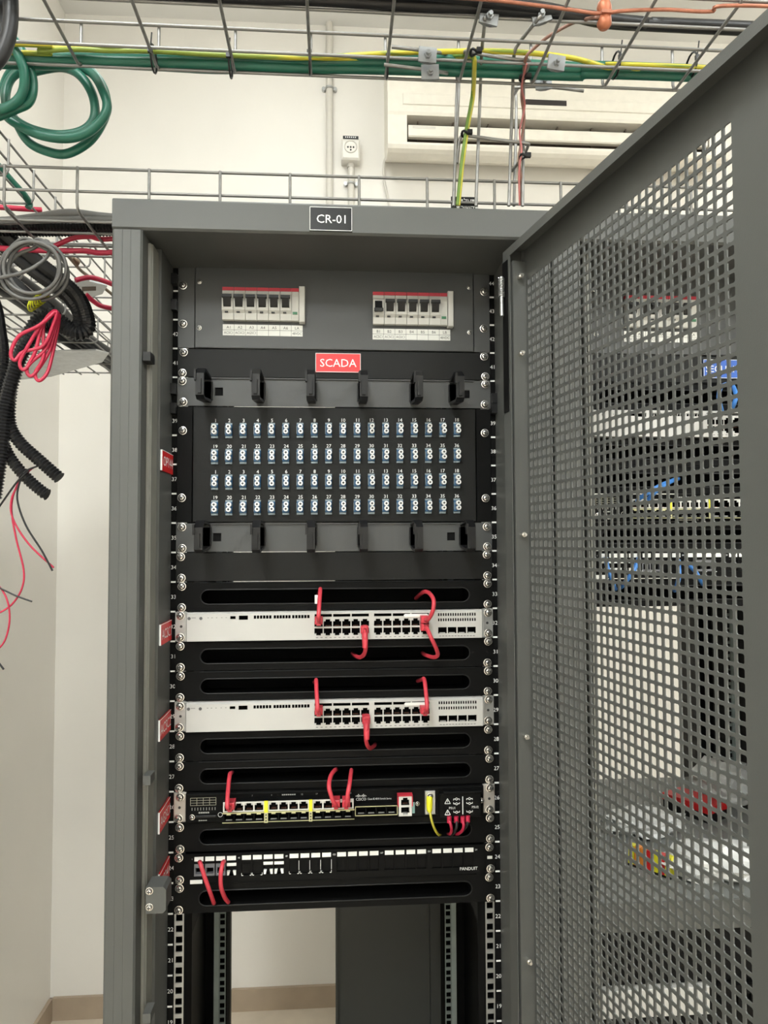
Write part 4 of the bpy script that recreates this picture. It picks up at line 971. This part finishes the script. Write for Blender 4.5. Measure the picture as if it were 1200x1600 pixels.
q = P(943, 28, Z=ZU-.004)
t = thing('copper_clamp', 'orange copper clamp gripping the bare conductor', 'clamp', q)
MB().tube([q+Vector((0, 0, .016)), q+Vector((0, -.002, .012)), q+Vector((.001, -.002, 0)), q+Vector((0, -.001, -.010)), q+Vector((0, 0, -.015))], .008, 10, 4, rf=lambda i: (.0045, .006, .0075, .0082, .0085, .0085, .008, .0072, .007, .0075, .0082, .0085, .0082, .0075, .006, .005, .0035)[min(i, 16)]).build('clamp_body', mat('orange_copper', (.42, .14, .07), .45, .4), t)
MB().box(q.x-.006, q.x+.006, q.y-.011, q.y-.007, q.z-.0015, q.z+.0025).build('clamp_band', COPP, t)
run('branch_wire', 'brown branch wire dropping from the copper clamp down the ladder', [q, P(925, 28, Z=ZU-.004), L(895, 36, -.25), L(860, 55, -.235), L(835, 75, -.22), L(822, 90, -.212), L(819, 118, -.18), L(815, 150, -.14), L(819, 185, -.13), L(814, 225, -.13), L(811, 250, -.13), L(815, 290, -.12), L(814, 321, -.11)], BRNW, .0021)
run('red_wire', 'thin red wire twisted along the ladder beside the brown wire', [L(823, 100, -.21), L(815, 135, -.165), L(820, 165, -.136), L(812, 205, -.136), L(815, 235, -.136), L(811, 270, -.13), L(812, 321, -.12)], mat('pinkish_wire', (.42, .13, .12), .5), .0013)
t = thing('earth_wire', 'yellow-green earth wire tied down the ladder by the Hebrew plate', 'cable', L(720, 321, -.135))
dr = [L(690, 88, -.17), L(728, 88, -.20), L(740, 90, -.212), L(741, 110, -.19), L(739, 150, -.136), L(732, 190, -.134), L(728, 215, -.134), L(722, 260, -.134), L(716, 321, -.125)]
MB().tube(dr, .0031, 10, 8).build('yellow_half', YGY, t); MB().tube([p+Vector((-.0012, -.0012, 0)) for p in dr], .0025, 10, 8).build('green_half', YGG, t)
def tie(px, py, Y, rr, lab):
    q = L(px, py, Y); k = MB(); k.tube([q+Vector((0, rr*math.cos(a), rr*math.sin(a))) for a in [i*math.pi/7 for i in range(15)]], .0014, 6, raw=True); k.box(q.x-.003, q.x+.003, q.y-rr-.003, q.y-rr+.001, q.z-.003, q.z+.003)
    k.tube([q+Vector((0, -rr, .002)), q+Vector((.002, -rr-.002, rr+.006))], .0009, 5, raw=True); o = k.build('cable_tie', PLB); tag(o, lab, 'cable tie', 'black ties on the green cable bundle')
for px, py in ((240, 92), (360, 100), (484, 96), (605, 102), (962, 102), (1080, 103)): tie(px, py, -.185, .016, 'black cable tie strapping the green cables to the upper tray')
for px, py, lb, *yy in ((727, 209, 'black cable tie holding the earth wire to the ladder rung'), (818, 122, 'black cable tie holding the brown wire to the ladder top', -.178), (818, 245, 'black cable tie holding the brown wire to the ladder rung'), (741, 82, 'black cable tie at the head of the dropping earth wire', -.22)):
    q = L(px, py, yy[0] if yy else -.134); k = MB(); k.tube([q+Vector((.005*math.cos(a), .005*math.sin(a), .002*math.sin(2*a))) for a in [i*math.pi/6 for i in range(13)]], .0018, 6, raw=True); k.box(q.x+.002, q.x+.009, q.y-.007, q.y-.002, q.z-.003, q.z+.003); tag(k.build('cable_tie', PLB), lb, 'cable tie')
# Hebrew plate on the roof tray
a, b_ = L(704, 309, lowY+.01), L(746, 328, lowY+.01)
k = MB(); z0_ = b_.z-.012; k.box(a.x, b_.x, lowY+.006, lowY+.008, z0_, a.z); o = k.build('sign_plate', mat('black_label', (.006, .0065, .007), .3, spec=.3)); tag(o, 'small black plate with white Hebrew lettering on the roof tray', 'sign')
k = MB(); xm = (a.x+b_.x)/2+.004; k.text('\u05ea\u05dc\u05e2\u05ea', .0098, (xm, lowY+.0056, a.z-.0060)); k.text('\u05ea\u05e8\u05d5\u05e9\u05e7\u05ea', .0098, (xm, lowY+.0056, a.z-.0165)); k.cyl((b_.x-.003, a.z-.004), .0016, 'y', lowY+.0045, lowY+.006, 10)
l = k.build('lettering', WHT, o, recalc=False)
# ------------------------------------------------------------------ cables at the left of the rack
def coil(name, lab, cx, cy, rx, ry, Y, loops, m, r, tail=None, jit=4, rot=0., ph=0., dy=.006, seed=1):
    rnd = random.Random(seed); pts = []; N = 14
    for l in range(loops):
        ox, oy, sx, sy = rnd.uniform(-jit, jit), rnd.uniform(-jit, jit), 1+rnd.uniform(-.08, .08), 1+rnd.uniform(-.08, .08)
        for i in range(N):
            a = ph+2*math.pi*i/N; u, v = rx*sx*math.cos(a), ry*sy*math.sin(a)
            pts.append(L(cx+ox+u*math.cos(rot)-v*math.sin(rot), cy+oy+u*math.sin(rot)+v*math.cos(rot), Y+dy*(l+i/N)+.006*math.sin(a)))
    if tail: pts += [L(*q) for q in tail]
    return run(name, lab, pts, m, r, n=8, sub=4)
run('green_cable', 'thick green cable coiled in wide loops below the upper tray', [L(*q) for q in
    [(50, 112, -.11), (95, 105, -.11), (125, 118, -.12), (145, 150, -.12), (147, 185, -.12), (128, 205, -.12), (90, 211, -.12), (45, 200, -.115), (15, 178, -.11), (9, 145, -.10), (25, 115, -.10), (75, 100, -.10), (130, 105, -.10), (158, 130, -.10), (167, 165, -.10), (158, 195, -.10), (138, 222, -.10), (105, 240, -.10), (75, 237, -.10), (45, 222, -.10), (25, 190, -.10), (10, 160, -.09), (8, 130, -.09), (30, 104, -.10), (90, 100, -.11), (140, 112, -.12), (162, 145, -.13), (166, 175, -.13), (140, 205, -.13), (105, 216, -.13), (60, 210, -.13), (20, 190, -.13), (0, 170, -.13), (-40, 140, -.12)]], GRNC, .0062)
run('green_cable', 'thick green cable looping down behind the black cable loop', [L(*q) for q in [(-20, 30, -.17), (12, 60, -.17), (28, 85, -.17), (38, 115, -.165), (34, 148, -.16), (12, 168, -.16), (-20, 172, -.16), (-60, 150, -.16)]], GRNC, .0062)
run('green_cable', 'thick green cable looping down in a wider bow beside the black loop', [L(*q) for q in [(-20, 20, -.155), (22, 62, -.155), (42, 95, -.155), (52, 130, -.15), (46, 158, -.15), (25, 170, -.15), (-20, 185, -.15), (-60, 170, -.15)]], GRNC, .0060)
run('black_cable', 'thick black cable hanging in a loop from the upper tray end', [L(*q) for q in [(0, -60, -.28), (14, -20, -.28), (17, 20, -.28), (12, 60, -.28), (-5, 95, -.28), (-40, 120, -.28)]], RUB, .0085)
run('black_cable', 'second thick black cable hanging inside the black loop', [L(*q) for q in [(-20, -60, -.26), (3, -20, -.26), (8, 20, -.26), (0, 60, -.26), (-20, 90, -.26), (-50, 110, -.26)]], RUB, .0085)
# on the roof tray
run('grey_cable', 'thick grey cable lying in the roof tray towards the rack', Zp([(-60, 347), (10, 345), (60, 339), (110, 333), (175, 340)], 2.116)+[Vector((-.2, .0, 2.113)), Vector((-.05, .03, 2.11))], GRYC, .0062)
run('grey_cable', 'thick grey cable lying in front of the corrugated conduit', Zp([(-60, 345), (10, 346), (60, 344), (120, 342), (178, 345)], 2.108)+[Vector((-.2, -.02, 2.107)), Vector((-.05, .0, 2.107))], GRYC, .0052)
def conduit(lab, pts, r=.0095, pitch=.0050, m=None, name='corrugated_conduit'):
    q = spline([Vector(p) for p in pts], 30); dense = [q[0]]; acc = 0
    # resample evenly at half the corrugation pitch
    step = pitch/2; d = 0; last = q[0]
    for p in q[1:]:
        seg = (p-last).length
        while d+seg >= step:
            t_ = (step-d)/seg; last = last.lerp(p, t_); dense.append(last.copy()); seg = (p-last).length; d = 0
        d += seg; last = p
    o = MB().tube(dense, r, 10, raw=True, rf=lambda i: r if i % 2 else r*.74, smooth=False).build(name, m or RUB); tag(o, lab, 'conduit')
    return o
conduit('black corrugated conduit lying behind the grey cables in the roof tray', Zp([(-60, 351), (20, 353), (90, 352), (178, 352)], 2.110)+[Vector((-.2, .0, 2.110)), Vector((-.08, .01, 2.110))], .0085)
conduit('black corrugated conduit lying lowest in the roof tray', Zp([(-60, 359), (30, 362), (100, 362), (178, 362)], 2.110)+[Vector((-.2, .03, 2.110)), Vector((-.08, .035, 2.110))], .0080)
run('red_cable', 'red cable bowing up through the roof tray mesh', [L(85, 385, .03), L(95, 380, .03), L(115, 372, .03), L(140, 370, .03), L(178, 373, .03), Vector((-.2, .04, 2.13))], REDW, .0038)
run('red_cable', 'long red cable running straight under the corrugated conduits', [L(-60, 384, .025), L(20, 389, .025), L(80, 392, .025), L(130, 392, .025), L(178, 394, .025), Vector((-.2, .035, 2.105))], REDW, .0042)
run('red_cable', 'red cable lying on the upper depth tray', [L(-60, 322, .30), L(0, 324, .30), L(30, 326, .31), L(65, 328, .33)], REDW, .005)
run('green_cable', 'green cable bending down at the upper depth tray edge', [L(-40, 220, .12), L(0, 262, .16), L(20, 285, .18), L(38, 305, .20), L(46, 318, .22), L(44, 325, .22)], GRNC, .006)
run('red_cable', 'red cable arching behind the rack roof corner', [L(118, 438, .12), L(135, 434, .13), L(150, 435, .14), L(178, 445, .15), L(200, 455, .18)], REDW, .0042)
run('red_cable', 'red cable sagging behind the rack roof corner', [L(134, 460, .14), L(145, 470, .15), L(158, 478, .16), L(178, 482, .17), L(200, 483, .18)], REDW, .0042)
for i, (dx, z_, lab) in enumerate(((-.600, 2.101, 'black cable nearest the rim of the lower depth tray'), (-.622, 2.104, 'black cable beside the rim cable of the lower depth tray'), (-.645, 2.102, 'black cable in the middle of the lower depth tray'), (-.585, 2.106, 'black cable bulging over the rim of the lower depth tray'))):
    run('black_cable', lab, [Vector((dx, .16, z_)), Vector((dx+.01, .4, z_+.004)), Vector((dx, .6, z_)), Vector((dx+.025, .85, z_)), Vector((dx+.02, .93, z_))], RUB, .010)
for i, (a, lab) in enumerate((((70, 372), 'tan tie rod under the roof tray'), )):
    pass
run('coax_cable', 'tan cable with a brass fitting under the trays, upper one', [L(100, 392, .10), L(115, 410, .14), L(128, 424, .17), L(150, 440, .2), L(178, 462, .24)], mat('tan_cable', (.22, .17, .12), .5), .0028)
q = L(120, 409, .145); o = MB().tube([L(112, 402, .13), L(117, 407, .14), L(121, 411, .148), L(124, 413, .15)], .0055, 8, 3, rf=lambda i: (.004, .004, .004, .005, .0062, .0062, .0062, .005, .004, .004)[min(i, 9)]).build('brass_fitting', mat('dull_brass', (.30, .22, .15), .4, .6)); tag(o, 'dull brass fitting on the tan cable under the roof tray', 'fitting')
# corrugated conduit bundle with its U-bend
BY = .0
conduit('black corrugated conduit turning the widest U-bend beside the rack', [L(-40, 325, .10), L(10, 368, .06), L(60, 410, .03), L(100, 442, .01), L(125, 468, .0), L(137, 500, -.01), L(136, 516, -.015), L(120, 521, -.02), L(95, 510, -.02), L(75, 507, -.02), L(55, 522, -.02), L(38, 545, -.02), L(22, 585, -.02), L(8, 640, -.02), L(2, 700, -.02), L(-10, 780, -.02)], .0112)
conduit('black corrugated conduit on the inside of the U-bend', [L(-40, 350, .09), L(20, 398, .05), L(60, 430, .03), L(95, 455, .015), L(118, 480, .005), L(124, 503, .0), L(112, 512, -.005), L(92, 497, -.01), L(75, 494, -.012), L(58, 500, -.012), L(45, 520, -.012), L(28, 560, -.012), L(17, 610, -.012), L(15, 660, -.012), L(30, 690, -.012), L(60, 718, -.012), L(93, 747, -.012)], .0098)
conduit('black corrugated conduit with a ragged open end', [L(-40, 400, .10), L(20, 440, .05), L(45, 462, .03), L(70, 478, .01), L(80, 490, .0), L(60, 510, -.005), L(40, 535, -.005), L(20, 580, -.006), L(8, 630, -.006), L(4, 680, -.006), L(14, 712, -.006), L(40, 745, -.006), L(66, 768, -.006), L(74, 773, -.006)], .0092)
conduit('black corrugated conduit hanging at the far side of the bundle', [L(-40, 420, .12), L(-10, 470, .08), L(0, 520, .04), L(4, 560, .02), L(0, 620, .01), L(-4, 680, .0), L(-10, 720, .0)], .0100)
k = MB(); rg = []
for i in range(6):
    q = L(51+3.6*i, 476-2.6*i, -.036); k.tube([q+Vector((.010*math.cos(a)*.45, .012*math.sin(a), .010*math.cos(a)*.9)) for a in [j*math.pi/6 for j in range(13)]], .0012, 5, raw=True)
tag(k.build('spiral_tie', mat('yellow_tie', (.55, .60, .02), .4)), 'bright yellow spiral tie round the corrugated conduits', 'cable tie')
coil('grey_cable', 'dark grey thin cable coiled over the corrugated conduits', 54, 424, 45, 43, -.06, 5, GRYC, .0026, jit=8, ph=-1.3, dy=.004, seed=4, tail=[(72, 376, -.05), (78, 388, -.05), (70, 405, -.055), (40, 424, -.06), (0, 434, -.06), (-30, 440, -.06)])
rp = []
for i, (bx, by) in enumerate(((22, 563), (36, 578), (47, 588), (60, 595))):
    yy = -.055+.005*i; rp += [L(86-i, 487, yy), L(62+2*i, 508, yy-.004), L(bx+8, by-38, yy-.006), L(bx-5, by-12, yy-.006), L(bx+1, by, yy-.004), L(bx+14, by-13, yy), L(68+5*i, 540+3*i, yy+.004), L(84+2.5*i, 505, yy+.004), L(88+1.5*i, 491, yy+.002)]
run('red_cable', 'crimson cable hanging in a coil of narrow loops below the conduits', rp, REDW, .0026, n=8, sub=6)
# loose wire ends
for pts, m, lab in (([(52, 731, -.01), (40, 738, -.01), (30, 755, -.01), (18, 780, -.01), (20, 810, -.01), (45, 850, -.01), (84, 887, -.01)], REDW, 'thin red wire hanging from the conduit and ending beside a black one'),
        ([(60, 728, -.012), (40, 736, -.012), (32, 750, -.012), (27, 780, -.012), (40, 820, -.012), (65, 860, -.012), (82, 892, -.012)], RUB, 'thin black wire hanging from the conduit and ending beside a red one'),
        ([(50, 732, -.008), (30, 752, -.008), (18, 790, -.008), (25, 840, -.008), (37, 890, -.008), (34, 920, -.008), (18, 945, -.008), (-5, 960, -.008)], REDW, 'thin red wire sweeping down in a long S towards the wall'),
        ([(45, 735, -.014), (25, 755, -.014), (0, 790, -.014), (-30, 830, -.014)], RUB, 'thin black wire leaving the conduit sideways'),
        ([(-20, 905, -.01), (0, 918, -.01), (12, 940, -.01), (15, 970, -.01), (8, 1000, -.01), (-6, 1018, -.01)], REDW, 'thin red wire curling low beside the left wall'),
        ([(-20, 912, -.012), (0, 919, -.012), (25, 931, -.012), (50, 940, -.012)], RUB, 'thin black wire with a straight free end'),
        ([(-20, 1015, -.012), (-5, 1032, -.012), (6, 1046, -.012)], RUB, 'short black wire tip lowest of the loose wires')):
    run('loose_wire', lab, [L(*q) for q in pts], m, .0014, n=6, sub=6)
# ------------------------------------------------------------------ wall fittings
WY = YB
def conduit_run(px0, px1, py, z0, z1, lab, clamps, nm='wall_conduit'):
    a, b = P(px0, py, Y=WY-.012), P(px1, py, Y=WY-.012); xc, r = (a.x+b.x)/2, (b.x-a.x)/2
    t = thing(nm, lab, 'conduit', (xc, WY, z0)); MB().cyl((xc, WY-r-.002), r, 'z', z0, z1, 14).build('pipe', PVC, t)
    for z in clamps:
        k = MB(); k.tube([Vector((xc-r*2, WY-.003, z)), Vector((xc-r*1.15, WY-.006, z)), Vector((xc-r*.8, WY-2*r-.001, z)), Vector((xc+r*.8, WY-2*r-.001, z)), Vector((xc+r*1.15, WY-.006, z)), Vector((xc+r*2, WY-.003, z))], .004, 6, 3)
        for s in (-1, 1): k.cyl((xc+s*r*1.7, z), .007, 'y', WY-.016, WY, 8)
        k.build('pipe_clip', ZINC, t)
conduit_run(509.5, 520, 200, .6, ZC, 'grey PVC conduit running up the back wall to the ceiling', [P(514, 137, Y=WY-.02).z, 1.9])
so0, so1 = P(533.5, 216, Y=WY-.05), P(562.5, 249, Y=WY-.05)
conduit_run(543.5, 553.5, 280, .6, so1.z+.01, 'short grey PVC conduit rising to the wall socket', [P(548, 286, Y=WY-.02).z])
t = thing('wall_socket', 'white round-faced power socket box on the back wall', 'socket', (so0.x, WY, so1.z))
xm, zm = (so0.x+so1.x)/2, (so0.z+so1.z)/2; hw = (so1.x-so0.x)/2
MB().bbox(so0.x, so1.x, WY-.05, WY, so1.z, so0.z, .006).build('box', SOCK, t)
k = MB(); k.tube([Vector((xm+.022*math.cos(a), WY-.051, zm+.008+.022*math.sin(a))) for a in [i*math.pi/12 for i in range(25)]], .0022, 6, raw=True); k.build('rim', PVC, t)
k = MB()
for dx, dz in ((-.010, .006), (0, .006), (.010, .006), (0, -.004)): k.cyl((xm+dx, zm+dz), .0032, 'y', WY-.052, WY-.0495, 8)
k.build('pin_hole', DARKC, t)
k = MB(); k.box(xm-.028, xm+.028, WY-.048, WY-.044, so0.z+.001, so0.z+.011); o = k.build('label_strip', mat('black_label', (.006, .0065, .007), .3, spec=.3), t)
k = MB()
for i in range(6): k.box(xm-.020+i*.007, xm-.016+i*.007, WY-.0485, WY-.048, so0.z+.004, so0.z+.008)
k.build('lettering', WHT, o)
MB().cyl((xm, WY-.014), .014, 'z', so1.z-.014, so1.z, 12).build('gland', PVC, t)
# air conditioner
AF = WY-.17
a0 = P(606, 200, Y=AF).x; a1 = a0+1.22; zb0 = P(700, 257, Y=WY).z; zt0 = P(700, 72, Y=AF).z
t = thing('air_conditioner', 'cream wall air conditioner with a long louvred outlet', 'air conditioner', (a0, WY, zb0))
zo0, zo1 = P(700, 224, Y=AF).z, P(700, 182, Y=AF).z
k = MB(); k.prism([(AF, zo0), (AF, zo0-.008), (AF+.006, zo0-.020), (AF+.02, zo0-.028), (AF+.06, zo0-.030), (WY, zb0), (WY, zo1), (AF+.06, zo1), (AF+.06, zo0)], 'x', a0, a1)
xo0, xo1 = P(636, 200, Y=AF).x, a1-.07
k.box(a0, xo0, AF, AF+.06, zo0, zo1); k.box(xo1, a1, AF, AF+.06, zo0, zo1)
zk = P(700, 146, Y=AF).z
k.prism([(WY, zo1), (AF, zo1), (AF-.004, zo1+.01), (AF-.004, zk), (AF+.010, zk+.004), (AF+.010, zt0-.05), (AF+.03, zt0-.01), (AF+.07, zt0), (WY, zt0)], 'x', a0, a1)
k.build('body', ACW, t)
k = MB(); k.bbox(P(629, 155, Y=AF).x, a1-.06, AF-.008, AF-.004, P(700, 167, Y=AF).z, P(700, 150, Y=AF).z, .002); k.build('front_panel', ACW, t)
MB().box(xo0+.001, xo1-.001, AF+.054, AF+.0595, zo0+.001, zo1-.001).build('outlet_recess', ACD, t)
v0, v1 = P(700, 214, Y=AF).z, P(700, 195, Y=AF).z
k = MB(); k.prism([(AF+.004, v0+.004), (AF+.008, v0), (AF+.03, v0+.004), (AF+.03, v1), (AF+.012, v1+.002), (AF+.004, v1-.004)], 'x', xo0+.005, xo1-.005); o = k.build('louvre', ACW, t)
MB().box(xo0+.02, xo0+.10, AF+.003, AF+.004, v1-.014, v1-.006).build('maker_badge', PVC, o)
for i in range(9): xx = xo0+.04+i*.125; MB().box(xx, xx+.004, AF+.032, AF+.053, zo0+.002, zo1-.002).build('deflector_fin', ACD, t)
d0, d1 = P(820, 157.5, Y=AF), P(884, 168, Y=AF)
MB().box(d0.x, d1.x, AF-.0095, AF-.0082, d1.z, d0.z).build('display', mat('dark_display', (.03, .025, .025), .3), t)
run('drain_hose', 'thin cream hose curving down from the air conditioner corner', [P(606, 240, Y=WY-.03), P(600, 255, Y=WY-.02), P(600, 280, Y=WY-.012), P(605, 305, Y=WY-.008), P(610, 330, Y=WY-.008), P(620, 380, Y=WY-.008)], PVC, .0045)
